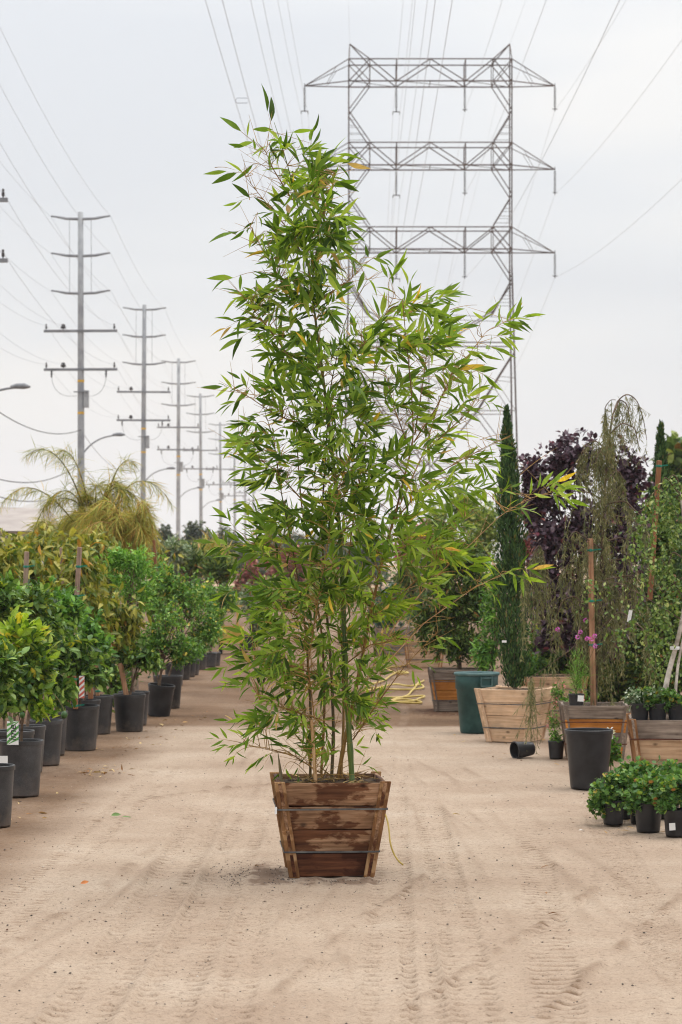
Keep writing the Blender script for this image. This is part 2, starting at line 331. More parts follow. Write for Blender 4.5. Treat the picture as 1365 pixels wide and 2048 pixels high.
M['fartree'] = m_leaf('far_tree_leaf', [(3, C(52, 62, 46)), (3, C(70, 80, 60)), (2, C(90, 96, 74))], 0.7, 0.1)
M['dryleaf'] = m_leaf('dry_fallen_leaf', [(3, C(186, 148, 96)), (2, C(150, 104, 58)), (2, C(206, 178, 124)), (1, C(120, 84, 50))], 0.7, 0.1, (1, 1, .9), gain=.85)
M['fallen_green'] = m_leaf('fallen_green_leaf', [(1, C(96, 138, 70)), (1, C(112, 150, 84))], 0.5, 0.2, gain=.9)
M['orangeleaf'] = m_plain('rust_orange_leaf', C(170, 96, 40), C(198, 122, 58), 30, 0.6)

def m_ground():
    t = NT('dirt_road_earth'); tc = t.add('TexCoord'); v = tc.outputs['Object']
    at = t.add('Attribute', attribute_name='loose'); dm = t.add('Attribute', attribute_name='damp')
    n1 = t.noise(v, 0.9, 5, 0.6); n2 = t.noise(v, 14, 6, 0.7); n3 = t.noise(v, 120, 3, 0.7); n4 = t.noise(v, 38, 4, 0.75)
    dust = t.ramp(n1, [(0.3, C(159, 138, 119)), (0.55, C(172, 153, 134)), (0.75, C(182, 165, 147))])
    earth = t.ramp(n1, [(0.3, C(98, 76, 58)), (0.6, C(122, 97, 76)), (0.8, C(138, 113, 91))])
    fac = t.add('Math', operation='ADD'); t.l(at.outputs['Fac'], fac.inputs[0])
    s2 = t.add('Math', operation='MULTIPLY_ADD'); t.l(n2, s2.inputs[0]); s2.inputs[1].default_value = 0.9; s2.inputs[2].default_value = -0.45; t.l(s2.outputs[0], fac.inputs[1])
    fac.use_clamp = True
    col = t.mix(fac.outputs[0], dust, earth)
    col = t.mix(1.0, col, t.ramp(n2, [(0.28, (0.80, 0.79, 0.78, 1)), (0.5, (1, 1, 1, 1)), (0.72, (1.08, 1.08, 1.08, 1))]), 'MULTIPLY')
    col = t.mix(1.0, col, t.ramp(n3, [(0.3, (0.74, 0.72, 0.70, 1)), (0.5, (1, 1, 1, 1)), (0.7, (1.12, 1.12, 1.12, 1))]), 'MULTIPLY')
    col = t.mix(1.0, col, t.ramp(n4, [(0.34, (0.62, 0.58, 0.55, 1)), (0.44, (0.98, 0.98, 0.98, 1)), (0.7, (1.06, 1.06, 1.06, 1))]), 'MULTIPLY')
    col = t.mix(dm.outputs['Fac'], col, C(92, 66, 50))
    t.l(col, t.b.inputs['Base Color']); t.b.inputs['Roughness'].default_value = 0.95; t.b.inputs['Specular IOR Level'].default_value = 0.1
    ad = t.add('Math', operation='MULTIPLY_ADD'); t.l(n3, ad.inputs[0]); ad.inputs[1].default_value = 0.35; t.l(n2, ad.inputs[2])
    t.bump(ad.outputs[0], 0.55, 0.03); return t.m
M['ground'] = m_ground()
M['ground_far'] = m_plain('distant_earth', C(150, 120, 92), C(176, 148, 118), 0.05, 0.95)
M['hill'] = m_plain('dry_hillside', C(110, 104, 84), C(132, 124, 100), 0.002, 0.95)

# ------------------------------------------------------------------ ground with wheel tracks
bx_c = (658 - CXP) / F * 13.75
def build_ground():
    def spread(lo, hi, step, g, far):
        a = [hi]; s = step
        while a[-1] < far: s *= g; a.append(a[-1] + s)
        return a[1:]
    xf = np.arange(-3.4, 3.4, 0.0165); xr = spread(0, xf[-1], 0.0165, 1.16, 70)
    xs = np.array([-v for v in reversed(xr)] + list(xf) + xr)
    ys = list(np.arange(8.9, 17.5, 0.021)); s = 0.021
    while ys[-1] < 45: s = min(s * 1.012, 0.10); ys.append(ys[-1] + s)
    while ys[-1] < 160: s *= 1.08; ys.append(ys[-1] + s)
    yb = []; s = 0.021; y = ys[0]
    while y > -12: s *= 1.2; y -= s; yb.append(y)
    ys = np.array(list(reversed(yb)) + ys)
    X, Y = np.meshgrid(xs, ys)
    near = np.clip((45 - Y) / 15, 0, 1)
    Z = (fbm(X * 0.7, Y * 0.7, 3, 1) - 0.5) * 0.014 + (fbm(X * 4, Y * 4, 3, 5) - 0.5) * 0.007 * near
    Z += (vnoise(X * 28, Y * 28, 9) - 0.5) * 0.006 * near + np.clip(vnoise(X * 22, Y * 20, 19) * fbm(X * 1.5, Y * 1.2, 3, 23) * 2 - .95, 0, 1) * .02 * near
    loose = np.zeros_like(X)  # loose earth, plus shade painted into the tread grooves
    def track(xc, w, y0, y1, depth, pitch, seed, ph=0.0, rib=True, skew=0.0):
        nonlocal Z, loose
        u = (X - xc(Y)) / (w / 2); m = np.clip((1.15 - np.abs(u)) / 0.25, 0, 1) * np.clip((Y - y0) / 1.0, 0, 1) * np.clip((y1 - Y) / 1.5, 0, 1)
        br = np.clip((fbm(X * 1.1 + seed, Y * 0.55, 3, seed) - 0.24) * 6, 0.1, 1)
        p = (Y + skew * np.abs(u) + ph + (vnoise(Y * 0.8, Y * 0 + 2, seed) - .5) * .06) / pitch
        fr = p - np.floor(p); bar = np.clip(1 - np.abs(fr - 0.5) * 4.2, 0, 1)
        edge = np.clip((np.abs(u) - 0.30) * 4, 0, 1) if rib else 1.0
        jag = np.clip((vnoise(X * 22 + seed, np.floor(p) * 3.7, seed + 3) - 0.12) * 3.5, 0, 1)
        Z -= m * depth * 0.4
        Z -= m * br * bar * edge * jag * depth * 2.6
        Z += np.exp(-((np.abs(u) - 1.15) / 0.16) ** 2) * np.clip((Y - y0), 0, 1) * np.clip((y1 - Y), 0, 1) * depth * 0.8 * (0.3 + fbm(X * 6, Y * 2.5, 2, seed + 8))
        loose -= m * 0.12 * (1 - bar * edge * br)
        loose += m * br * bar * edge * jag * 0.95  # groove shade of the tread bars, painted as darker earth
    track(lambda y: -1.03 + 0.010 * (y - 10) + 0.02 * np.sin(y * .6), 0.27, 6, 19, 0.013, 0.125, 11)
    track(lambda y: -0.70 + 0.006 * (y - 10) + 0.02 * np.sin(y * .5), 0.25, 6, 18, 0.011, 0.118, 12, 0.05)
    track(lambda y: -0.44 - 0.004 * (y - 10), 0.16, 6, 13.5, 0.009, 0.12, 13, 0.02)
    track(lambda y: 0.20 + 0.022 * (y - 10), 0.22, 6, 21, 0.011, 0.115, 14)
    track(lambda y: 0.36 + 0.004 * (y - 10) + .01 * np.sin(y), 0.16, 6, 12.2, 0.012, 0.12, 15)
    track(lambda y: 0.55 + 0.012 * (y - 10), 0.20, 6, 19, 0.012, 0.122, 16, 0.03)
    track(lambda y: 0.90 + 0.06 * (y - 10), 0.2, 9, 17, 0.006, 0.11, 17, rib=False)
    track(lambda y: -1.75 + 0.02 * (y - 10), 0.24, 8, 22, 0.006, 0.10, 18)
    track(lambda y: 1.45 + 0.055 * (y - 10), 0.22, 10, 20, 0.006, 0.055, 19, rib=False, skew=0.06)
    def rut(x0, y0, x1, y1, bend, w, h, seed):
        nonlocal Z, loose
        t = np.clip((Y - y0) / (y1 - y0), -0.05, 1.05); xc = x0 + (x1 - x0) * t + bend * 4 * t * (1 - t) + (vnoise(Y * 1.3, Y * 0, seed) - .5) * 0.06
        fade = np.clip(t * 8, 0, 1) * np.clip((1 - t) * 8, 0, 1)
        b = (X - xc) / w; g = np.exp(-b * b) * fade * (0.35 + 1.1 * fbm(X * 3, Y * 3, 2, seed)) * np.clip(fbm(X * 9, Y * 5, 3, seed + 50) * 3.2 - .9, 0, 1)
        Z += h * g - h * 0.9 * np.exp(-(b - 1.8) ** 2) * fade; loose += 0.45 * g
    rut(-0.45, 9.2, 0.9, 15.5, -0.1, 0.028, 0.011, 31)
    rut(0.05, 9.2, 1.6, 14.0, 0.0, 0.028, 0.011, 32)
    rut(0.62, 9.2, 2.3, 15.0, 0.08, 0.032, 0.011, 33)
    rut(-0.1, 9.2, 0.02, 11.5, 0.04, 0.032, 0.011, 34)
    rut(-1.9, 9.2, -1.15, 16, 0.12, 0.04, 0.008, 35)
    rut(-0.75, 16, -0.3, 24, 0.35, 0.04, 0.010, 36)
    rut(-1.6, 17.5, 0.4, 20.5, -0.5, 0.05, 0.010, 37)
    for k, (xa, xb, bend, w_, a_) in enumerate(((-1.35, -.7, .3, .11, .30), (-.95, -.45, .25, .09, .26), (-.35, .05, -.3, .10, .24), (.75, .1, .35, .10, .3), (1.15, .55, .4, .10, .28), (1.75, .5, .1, .12, .26), (-1.8, .3, .5, .09, .25), (.2, -.7, -.5, .08, .22), (1.6, -.4, .3, .07, .22), (-.6, .7, .4, .07, .2))):
        t_ = np.clip((Y - 9) / 17.5, 0, 1.2); xc = xa + (xb - xa) * t_ + bend * 4 * t_ * (1 - t_) * .6 + (vnoise(Y * .5, Y * 0 + k, 81 + k) - .5) * .12; b_ = (X - xc) / w_
        br_ = np.clip(fbm(X * 1.3, Y * .35, 3, 90 + k) * 3.2 - 1.0, 0, 1)
        loose += a_ * .85 * br_ * (np.exp(-((np.abs(b_) - 1.1) / .3) ** 2) - .8 * np.exp(-b_ ** 2)); Z += .006 * br_ * (np.exp(-((np.abs(b_) - 1.1) / .3) ** 2) - np.exp(-b_ ** 2))
    bxr, byr = np.abs((X - bx_c) * math.cos(R(4)) + (Y - 14.06) * math.sin(R(4))) - .23, np.abs(-(X - bx_c) * math.sin(R(4)) + (Y - 14.06) * math.cos(R(4))) - .23
    db = np.hypot(np.maximum(bxr, 0), np.maximum(byr, 0)); Z += .003 * np.exp(-(db / .05) ** 2) * np.clip(fbm(X * 9, Y * 9, 3, 97) * 2.4 - .7, 0, 1) * ((bxr > 0) | (byr > 0))
    # loose brown earth beside the pale driven lane and beyond the swept edge at about 26 m
    wob = (fbm(X * 0.8, Y * 0.35, 3, 41) - 0.5)
    left = np.clip((-(X + 1.72 + 0.5 * wob)) / 0.45, 0, 1); right = np.clip((X - (2.15 - 0.062 * (Y - 16) + 0.8 * wob)) / 0.55, 0, 1)
    edge_y = 26.1 + 0.25 * wob * 4 - 0.25 * np.abs(X) ** 1.6 * 0.25
    far = np.clip((Y - edge_y) / 0.5, 0, 1) * (0.55 + 0.75 * fbm(X * .9, Y * 0.22, 3, 44))
    loose += np.maximum(np.maximum(left * 0.85, right * 0.75), far)
    loose += (fbm(X * 1.4, Y * 0.9, 4, 47) - 0.5) * 0.42
    damp = np.zeros_like(X)
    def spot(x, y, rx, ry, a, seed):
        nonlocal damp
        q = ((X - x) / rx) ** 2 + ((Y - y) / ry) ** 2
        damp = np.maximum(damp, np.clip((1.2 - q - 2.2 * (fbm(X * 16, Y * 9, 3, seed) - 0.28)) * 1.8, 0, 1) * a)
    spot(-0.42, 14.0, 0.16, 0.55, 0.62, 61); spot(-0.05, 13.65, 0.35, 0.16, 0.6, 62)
    b0 = ground_pt(872, 1424); spot(b0[0], b0[1], 0.35, 0.9, 0.85, 63); spot(b0[0] + .3, b0[1] - .4, 0.5, 0.5, 0.6, 66)
    spot(0.2, 27.5, 0.5, 1.0, 0.35, 64); spot(-2.4, 20.5, 0.25, 0.8, 0.3, 65)
    ny, nx = X.shape
    V = np.stack([X, Y, Z], -1).reshape(-1, 3); I = np.arange(ny * nx).reshape(ny, nx)
    Q = np.stack([I[:-1, :-1], I[:-1, 1:], I[1:, 1:], I[1:, :-1]], -1).reshape(-1, 4)
    me = raw_mesh('dirt_road', V, Q, [M['ground']], None, True, 4)
    for nm, a in (('loose', loose), ('damp', damp)):
        at = me.attributes.new(nm, 'FLOAT', 'POINT'); at.data.foreach_set('value', np.clip(a, 0, 1).astype(np.float32).ravel())
    return structure(link('dirt_road', me))
build_ground()
g = MB(); g.quads([(-4500, -150, -0.12), (4500, -150, -0.12), (4500, 6200, -0.12), (-4500, 6200, -0.12)], [[0, 1, 2, 3]])
structure(g.build('ground', M['ground_far']))
def hills():
    xs = np.linspace(-1500, 1500, 90); rows = []
    prof = np.clip((fbm(xs * 0.0035 + 3, xs * 0, 4, 71) - 0.22) * 190, 8, 130) * np.clip(1.15 - np.abs(xs + 250) / 1900, 0.3, 1)
    for k, t in enumerate(np.linspace(0, 1, 14)):
        h = np.sin(t * math.pi) ** 0.9 * prof * (0.8 + 0.4 * fbm(xs * 0.01, xs * 0 + k * .6, 3, 77))
        rows.append(np.stack([xs, np.full_like(xs, 4000 + t * 1600), h - 1.5 * (k in (0, 13))], 1))
    V = np.concatenate(rows); n = 90; Q = [[r * n + i, r * n + i + 1, (r + 1) * n + i + 1, (r + 1) * n + i] for r in range(13) for i in range(n - 1)]
    structure(link('hills', raw_mesh('hills', V, Q, [M['hill']], None, True, 4)))
hills()

# ------------------------------------------------------------------ leaf templates and foliage
def leaf_tpl(width, prof, fold=0.15, droop=0.15, curl=0.0):
    """blade along +x, length 1; prof = half-width factors at inner stations"""
    n = len(prof); V = [(0, 0, 0)]; ts = [(i + 1) / (n + 1) for i in range(n)]
    z = lambda t: -droop * t * t + curl * math.sin(t * math.pi)
    for t, p in zip(ts, prof):
        w = width * p / 2; V += [(t, -w, z(t) + fold * w), (t, 0, z(t)), (t, w, z(t) + fold * w)]
    V.append((1, 0, z(1))); e = len(V) - 1; T = [(0, 1, 2), (0, 2, 3)]
    for i in range(n - 1):
        a = 1 + 3 * i; b = a + 3
        T += [(a, b, b + 1), (a, b + 1, a + 1), (a + 1, b + 1, b + 2), (a + 1, b + 2, a + 2)]
    a = 1 + 3 * (n - 1); T += [(a, e, a + 1), (a + 1, e, a + 2)]
    return np.array(V, float), np.array(T)
def lobed_tpl():
    V = [(0.5, 0, -.04)]; n = 14
    for k in range(n):
        a = math.pi + 2 * math.pi * (k + .5) / n; r = 0.5 * (1.0 if k % 2 else 0.66)
        V.append((0.5 + r * math.cos(a), r * math.sin(a), 0.07 * (k % 2)))
    return np.array(V), np.array([(0, k + 1, (k + 1) % n + 1) for k in range(n)])
TP = {'bam0': leaf_tpl(0.2, [.62, 1, .93, .72, .4], .35, .12), 'bam1': leaf_tpl(0.17, [.6, 1, .95, .7, .36], .7, .26), 'bam2': leaf_tpl(0.22, [.6, 1, .95, .75, .42], .2, .05, .06), 'bam3': leaf_tpl(0.13, [.6, 1, .95, .7, .36], 1.3, .16),
      'citrus': leaf_tpl(0.46, [.7, 1, .72], .35, .12), 'avo': leaf_tpl(0.36, [.6, 1, .9, .5], .5, .35), 'small': leaf_tpl(0.5, [.9, .8], .3, .1), 'ovate': leaf_tpl(0.62, [.9, .9], .25, .12),
      'needle': leaf_tpl(0.12, [1.0], .4, .05), 'lance': leaf_tpl(0.26, [1, .8], .3, .15), 'palm': leaf_tpl(0.030, [.9, 1, .6], .6, .55), 'lobed': lobed_tpl(), 'grass': leaf_tpl(0.05, [1, .8, .5], .3, .3)}
def unit(v): return v / (np.linalg.norm(v, axis=-1, keepdims=True) + 1e-9)
def frames(D, N):
    x = unit(D); y = unit(np.cross(N, x)); z = np.cross(x, y); return x, y, z
_tplmesh = {}
def foliage(name, parent, tpl, P, D, N, S, mat, n_ind=0, front=None, kind='stuff', leaf_name='leaf'):
    """joined blades; the n_ind foremost ones are leaf objects of their own"""
    P, D, N, S = (np.asarray(a, float) for a in (P, D, N, S)); tpls = [tpl] if isinstance(tpl, str) else tpl
    x, y, z = frames(D, N); n = len(P); ch = rng.integers(0, len(tpls), n); ind = np.zeros(n, bool)
    if n_ind:
        sc = (front if front is not None else -P[:, 1]) + rng.normal(0, 0.08, n) * (np.ptp(P[:, 1]) + 0.1)
        ind[np.argsort(-sc)[:n_ind]] = True
    Vs, Ts, k = [], [], 0
    for ti, t in enumerate(tpls):
        tv, tf = TP[t]; s = (ch == ti) & ~ind
        if s.any():
            V = P[s][:, None] + S[s][:, None, None] * (tv[None, :, 0:1] * x[s][:, None] + tv[None, :, 1:2] * y[s][:, None] + tv[None, :, 2:3] * z[s][:, None])
            m = s.sum(); Ts.append((tf[None] + (np.arange(m) * len(tv))[:, None, None] + k).reshape(-1, 3)); Vs.append(V.reshape(-1, 3)); k += m * len(tv)
        for i in np.nonzero((ch == ti) & ind)[0]:
            key = (t, mat.name)
            if key not in _tplmesh: _tplmesh[key] = raw_mesh(leaf_name, tv, tf, [mat], None, True)
            o = bpy.data.objects.new(leaf_name, _tplmesh[key]); COL.objects.link(o); o.parent = parent
            a = S[i]; o.matrix_basis = Matrix(((a * x[i, 0], a * y[i, 0], a * z[i, 0], P[i, 0]), (a * x[i, 1], a * y[i, 1], a * z[i, 1], P[i, 1]), (a * x[i, 2], a * y[i, 2], a * z[i, 2], P[i, 2]), (0, 0, 0, 1)))
    if Vs:
        return link(name, raw_mesh(name, np.concatenate(Vs), np.concatenate(Ts), [mat], None, True), parent, kind=kind)

def rand_dirs(n): return unit(rng.normal(size=(n, 3)))
def crown_pts(crowns, n_tips, k, size, droop=0.2, out=0.7, spread=0.8, shell=0.45, tipspread=0.5, jitter=0.3):
    """clumped leaf positions in one or more lumpy ellipsoids (centre, radii, weight)"""
    w = np.array([c[2] if len(c) > 2 else 1.0 for c in crowns], float); w /= w.sum(); Ps, Ds, tips = [], [], []
    cnt = np.maximum(1, (w * n_tips).astype(int))
    for (c, m) in zip(crowns, cnt):
        d = rand_dirs(m); r = rng.random(m) ** shell * (0.62 + 0.40 * rng.random(m) + .55 * rng.random(m) ** 5 * (d[:, 2] > -.2))
        tip = np.asarray(c[0]) + d * np.asarray(c[1]) * r[:, None]; tips.append(tip)
        od = unit(d * np.array([1, 1, .6]) + np.array([0, 0, .35]) + 0.5 * rng.normal(size=(m, 3)))
        a = np.repeat(od, k, 0); b = np.repeat(tip, k, 0)
        D = unit(a * out + spread * rand_dirs(m * k) + np.array([0, 0, -droop]))
        Ps.append(b - a * (rng.random((m * k, 1)) * size * 1.6 * tipspread) + rng.normal(size=(m * k, 3)) * size * jitter); Ds.append(D)
    P, D = np.concatenate(Ps), np.concatenate(Ds)
    N = unit(np.array([0, 0, 1.0]) + 0.55 * rng.normal(size=P.shape)); S = size * (0.7 + 0.55 * rng.random(len(P)))
    return P, D, N, S, np.concatenate(tips)
def bez(a, b, c, n=7):
    t = np.linspace(0, 1, n)[:, None]; a, b, c = (np.asarray(v, float) for v in (a, b, c)); return (1 - t) ** 2 * a + 2 * t * (1 - t) * b + t * t * c

def shrub(name, label, cat, loc, crowns, tpl, mat, n_tips, k, size, group=None, droop=0.2, out=0.7, spread=0.8, n_ind=0, z0=0.0, stem=0.015, n_br=14, bark='bark', stem_top=None, shell=0.45, rz=0.0, jitter=0.3):
    t = thing(name, label, cat, loc, rz, group)
    P, D, N, S, tips = crown_pts(crowns, n_tips, k, size, droop, out, spread, shell, jitter=jitter)
    lo = min(c[0][2] - c[1][2] for c in crowns); c0 = np.mean([c[0] for c in crowns], 0)
    st = np.array([c0[0], c0[1], c0[2] if stem_top is None else stem_top])
    mb = MB(); base = np.array([0, 0, z0]); ln = np.linalg.norm(st - base)
    mid = (base + st) / 2 + np.array([rng.normal(0, .04) * ln, rng.normal(0, .04) * ln, 0]); main = bez(base, mid, st, 8)
    mb.tube(main, np.linspace(stem, stem * .45, 8), 7); mb.build('trunk', M[bark], t, True)
    bb = MB()
    for j in rng.choice(len(tips), min(n_br, len(tips)), False):
        q = main[rng.integers(2, 8)]; e = tips[j]; bb.tube(bez(q, (q + e) / 2 + np.array([0, 0, .12 * np.linalg.norm(e - q)]), e, 5), np.linspace(stem * .42, stem * .12, 5), 5, False)
    bb.build('branches', M[bark], t, True, kind='stuff')
    foliage('crown', t, tpl, P, D, N, S, mat, n_ind)
    return t

# ------------------------------------------------------------------ lattice towers
PXM = 200.0 / F                                   # metres per photo pixel at the near tower
def tw(px, py): return ((px - 860) * PXM, HC + (HOR - py) * PXM)
def build_tower():
    t = thing('transmission_tower', 'tall rusty steel lattice transmission tower nearest, standing right behind the bamboo', 'tower', (pt(860, HOR, 200)[0], 200, 0))
    def member(a, b, w=0.13, name='brace', parent=t): return MB().beam(a, b, w * .6).build(name, M['tower'], parent)
    X1, D1 = 6.7, 1.3                              # half width and half depth of the body
    def leg_at(sx, sy, z):
        k = np.clip((26 - z) / 26, 0, 1); return np.array([sx * (X1 + 0.55 * k), sy * (D1 + 2.6 * k), z])
    ztop = tw(0, 124)[1]
    for sx in (-1, 1):
        for sy in (-1, 1):
            l = MB()
            for a, b in zip([0, 8, 14, 20, 26, 34], [8, 14, 20, 26, 34, ztop]): l.beam(leg_at(sx, sy, a), leg_at(sx, sy, b), 0.13 if b < 30 else 0.105)
            l.build('leg', M['tower'], t)
    vert = [740, 793, 930, 985]
    for lv, (yt, yb) in enumerate(((124, 168), (290, 335), (458, 502))):
        zt, zb = tw(0, yt)[1], tw(0, yb)[1]; tips = []
        for sy in (-1, 1):
            y = sy * D1
            ch = MB(); ch.beam((-X1, y, zt), (X1, y, zt), .085); ch.beam((-X1, y, zb), (X1, y, zb), .10); ch.build('crossarm_chord', M['tower'], t)
            for px in vert: member((tw(px, 0)[0], y, zb), (tw(px, 0)[0], y, zt), .10 if px in (740, 985) else .15)
            zz = [(698, zb), (740, zt), (793, zb), (860, zt), (930, zb), (985, zt), (1022, zb)]
            for (p, z), (q, w) in zip(zz, zz[1:]): member((tw(p, 0)[0], y, z), (tw(q, 0)[0], y, w), .13)
            for sx, pv in ((-1, 740), (1, 985)):
                xv = tw(pv, 0)[0]; xl = sx * X1
                member((xl, y, zt), (xv, y, zb), .11)
                member((xv, y, zb), (xl, y, zb - 2.35), .12)          # knee below
                member((xl, y, zb - 2.45), (xv, y, zb - 4.95 if lv < 2 else zb - 5.3), .13)
                for kk in (0.3, 0.55, .78):
                    member((xl, y, zb - 2.45 - kk * 2.5), (xl + (xv - xl) * kk, y, zb - 2.45 - kk * 2.5), .05)
                tip = np.array([sx * 10.35, 0, tw(0, 172)[1] - (tw(0, 168)[1] - zb)])
                member((xl, y, zt), tip, .10); member((xl, y, zb), tip, .13)
                member((xl + (tip[0] - xl) * .5, y * .5, zb + (tip[2] - zb) * .5), (xl + (tip[0] - xl) * .28, y * .72, zt + (tip[2] - zt) * .28), .05)
        for px in [698] + vert + [860, 1022]: member((tw(px, 0)[0], -D1, zb), (tw(px, 0)[0], D1, zb), .09); member((tw(px, 0)[0], -D1, zt), (tw(px, 0)[0], D1, zt), .08)
        for a, b in zip([698, 793, 930], [793, 930, 1022]): member((tw(a, 0)[0], -D1, zb), (tw(b, 0)[0], D1, zb), .07)
        for px, bundle in ((612, 1), (793, 1), (930, 0), (1112, 0)):
            xx = np.sign(px - 860) * 10.35 if px in (612, 1112) else tw(px, 0)[0]; z0 = zb + (.05 if px in (612, 1112) else 0)
            q = MB(); q.tube([(xx, 0, z0), (xx, 0, z0 - .35)], .035, 5)
            for k in range(11): q.lathe([(.03, -.36 - k * .15), (.11, -.40 - k * .15), (.10, -.44 - k * .15), (.03, -.47 - k * .15)], 7, (xx, 0, z0))
            q.tube([(xx, 0, z0 - 2.0), (xx, 0, z0 - 2.3)], .05, 5)
            if bundle: q.beam((xx - .28, 0, z0 - 2.3), (xx + .28, 0, z0 - 2.3), .07); q.beam((xx - .28, 0, z0 - 2.3), (xx - .28, 0, z0 - 2.55), .06); q.beam((xx + .28, 0, z0 - 2.3), (xx + .28, 0, z0 - 2.55), .06)
            else: q.beam((xx - .2, 0, z0 - 2.12), (xx + .2, 0, z0 - 2.12), .06)
            q.build('insulator', M['insul'], t)
    zt = tw(0, 124)[1]; zp = tw(0, 88)[1]
    for sx, pv in ((-1, 740), (1, 985)):
        for sy in (-1, 1):
            member((sx * X1, sy * D1, zt), (sx * (X1 - .08), 0, zp), .11, 'peak'); member((sx * (X1 - .08), 0, zp), (tw(pv, 0)[0], sy * D1, zt), .12, 'peak')
    for sy in (-1, 1):
        def L(sx, py): return leg_at(sx, sy, tw(0, py)[1])
        y = sy * (D1 + 1.0); z6, z8 = tw(0, 640)[1], tw(0, 689)[1]
        member(L(-1, 689), L(1, 689), .15); member(L(-1, 640), (0, sy * (D1 + .6), z6 + .3), .06); member(L(1, 640), (0, sy * (D1 + .6), z6 + .3), .06)
        zlo = tw(0, 825)[1]; member(L(-1, 825), L(1, 825), .10)
        for sx in (-1, 1):
            m1 = np.array([tw(985 if sx > 0 else 735, 0)[0], L(sx, 625)[1], tw(0, 625)[1]]); mid = np.array([0, L(1, 700)[1], tw(0, 700)[1]])
            member(m1, mid, .15); member(L(sx, 569), m1, .15)
            k1 = np.array([sx * 3.85, L(sx, 825)[1], zlo]); member(L(sx, 709), k1, .17); member(k1, (sx * 0.2, L(1, 930)[1], tw(0, 930)[1]), .15)
            member(k1, L(sx, 930), .1); member((sx * 0.2, L(1, 930)[1], tw(0, 930)[1]), L(sx, 1080), .15)
            member(L(sx, 930), (sx * .2, L(1, 930)[1], tw(0, 930)[1]), .08); member(L(sx, 760), (sx * 5.7, L(sx, 768)[1], tw(0, 757)[1]), .06); member(L(sx, 825), (sx * 5.4, L(sx, 768)[1], tw(0, 768)[1]), .07)
    return t
tower = build_tower()
LINE = (730 - CXP) / F                              # the line drifts right with distance
SPAN = 255.0
TX = [tower.location.x + LINE * SPAN * k for k in range(-1, 4)]; TY = [200 + SPAN * k for k in range(-1, 4)]
lab2 = {2: 'second lattice transmission tower, smaller and paler behind the nearest one', 3: 'farthest lattice transmission tower, faint between the bamboo leaves'}
tower['group'] = 'lattice towers of the transmission line'
for k in (2, 3):
    c = copy_tree(tower); c.location = (TX[k], TY[k], 0); c['label'] = lab2[k]

def catenary(a, b, sag, n=22, t0=0.0, t1=1.0):
    t = np.linspace(t0, t1, n)[:, None]; p = np.asarray(a) * (1 - t) + np.asarray(b) * t; p[:, 2] -= (4 * sag * t * (1 - t))[:, 0]; return p
lvl_name = ['top', 'middle', 'lowest']
for lv, yb in enumerate((168, 335, 502)):
    zb = tw(0, yb)[1]
    for px, bundle, nm in ((612, 1, 'left arm tip'), (793, 1, 'inner left insulator'), (930, 0, 'inner right insulator'), (1112, 0, 'right arm tip')):
        xx = np.sign(px - 860) * 10.35 if px in (612, 1112) else tw(px, 0)[0]
        for b, off in enumerate((-.28, .28) if bundle else (0,)):
            m = MB(); z = zb - (2.52 if bundle else 2.2)
            for k in range(0, 3): m.tube(catenary((TX[k] + xx + off, TY[k], z), (TX[k + 1] + xx + off, TY[k + 1], z), 4.6 if bundle else 5.2, 26, 0.3 if k == 0 else 0), .010 if bundle else .011, 4, False)
            o = m.build('power_wire', M['wire']); tag(o, f"{['left','right'][b] + ' of paired wires' if bundle else 'thin wire'} hung from the tower's {lvl_name[lv]} {nm}", 'wire', 'wires of the lattice tower line')
for sx, nm in ((-1, 'left'), (1, 'right')):
    m = MB()
    for k in range(0, 3): m.tube(catenary((TX[k] + sx * 6.6, TY[k], tw(0, 88)[1]), (TX[k + 1] + sx * 6.6, TY[k + 1], tw(0, 88)[1]), 3.6, 24, .3 if k == 0 else 0), .007, 4, False)
    tag(m.build('ground_wire', M['wire']), f'very fine wire running off the {nm} peak of the lattice tower', 'wire')
# spacers between the paired wires
for (px, lv, tt, who) in ((612, 2, .60, 'left of the bamboo top'), (793, 0, .50, 'inside the tower window')):
    xx = -10.35 if px == 612 else tw(793, 0)[0]; p = catenary((TX[0] + xx, TY[0], tw(0, (168, 335, 502)[lv])[1] - 2.52), (TX[1] + xx, TY[1], tw(0, (168, 335, 502)[lv])[1] - 2.52), 4.6, 101)[int(tt * 100)]
    m = MB(); q = [(-.28, 0, -.0), (-.2, 0, .1), (.2, 0, .1), (.28, 0, 0), (.2, 0, -.1), (-.2, 0, -.1), (-.28, 0, 0)]
    m.tube(np.array(q) + p, .018, 5); tag(m.build('wire_spacer', M['wire']), f'small ring spacer clamping two wires {who}', 'spacer', 'wire spacers')

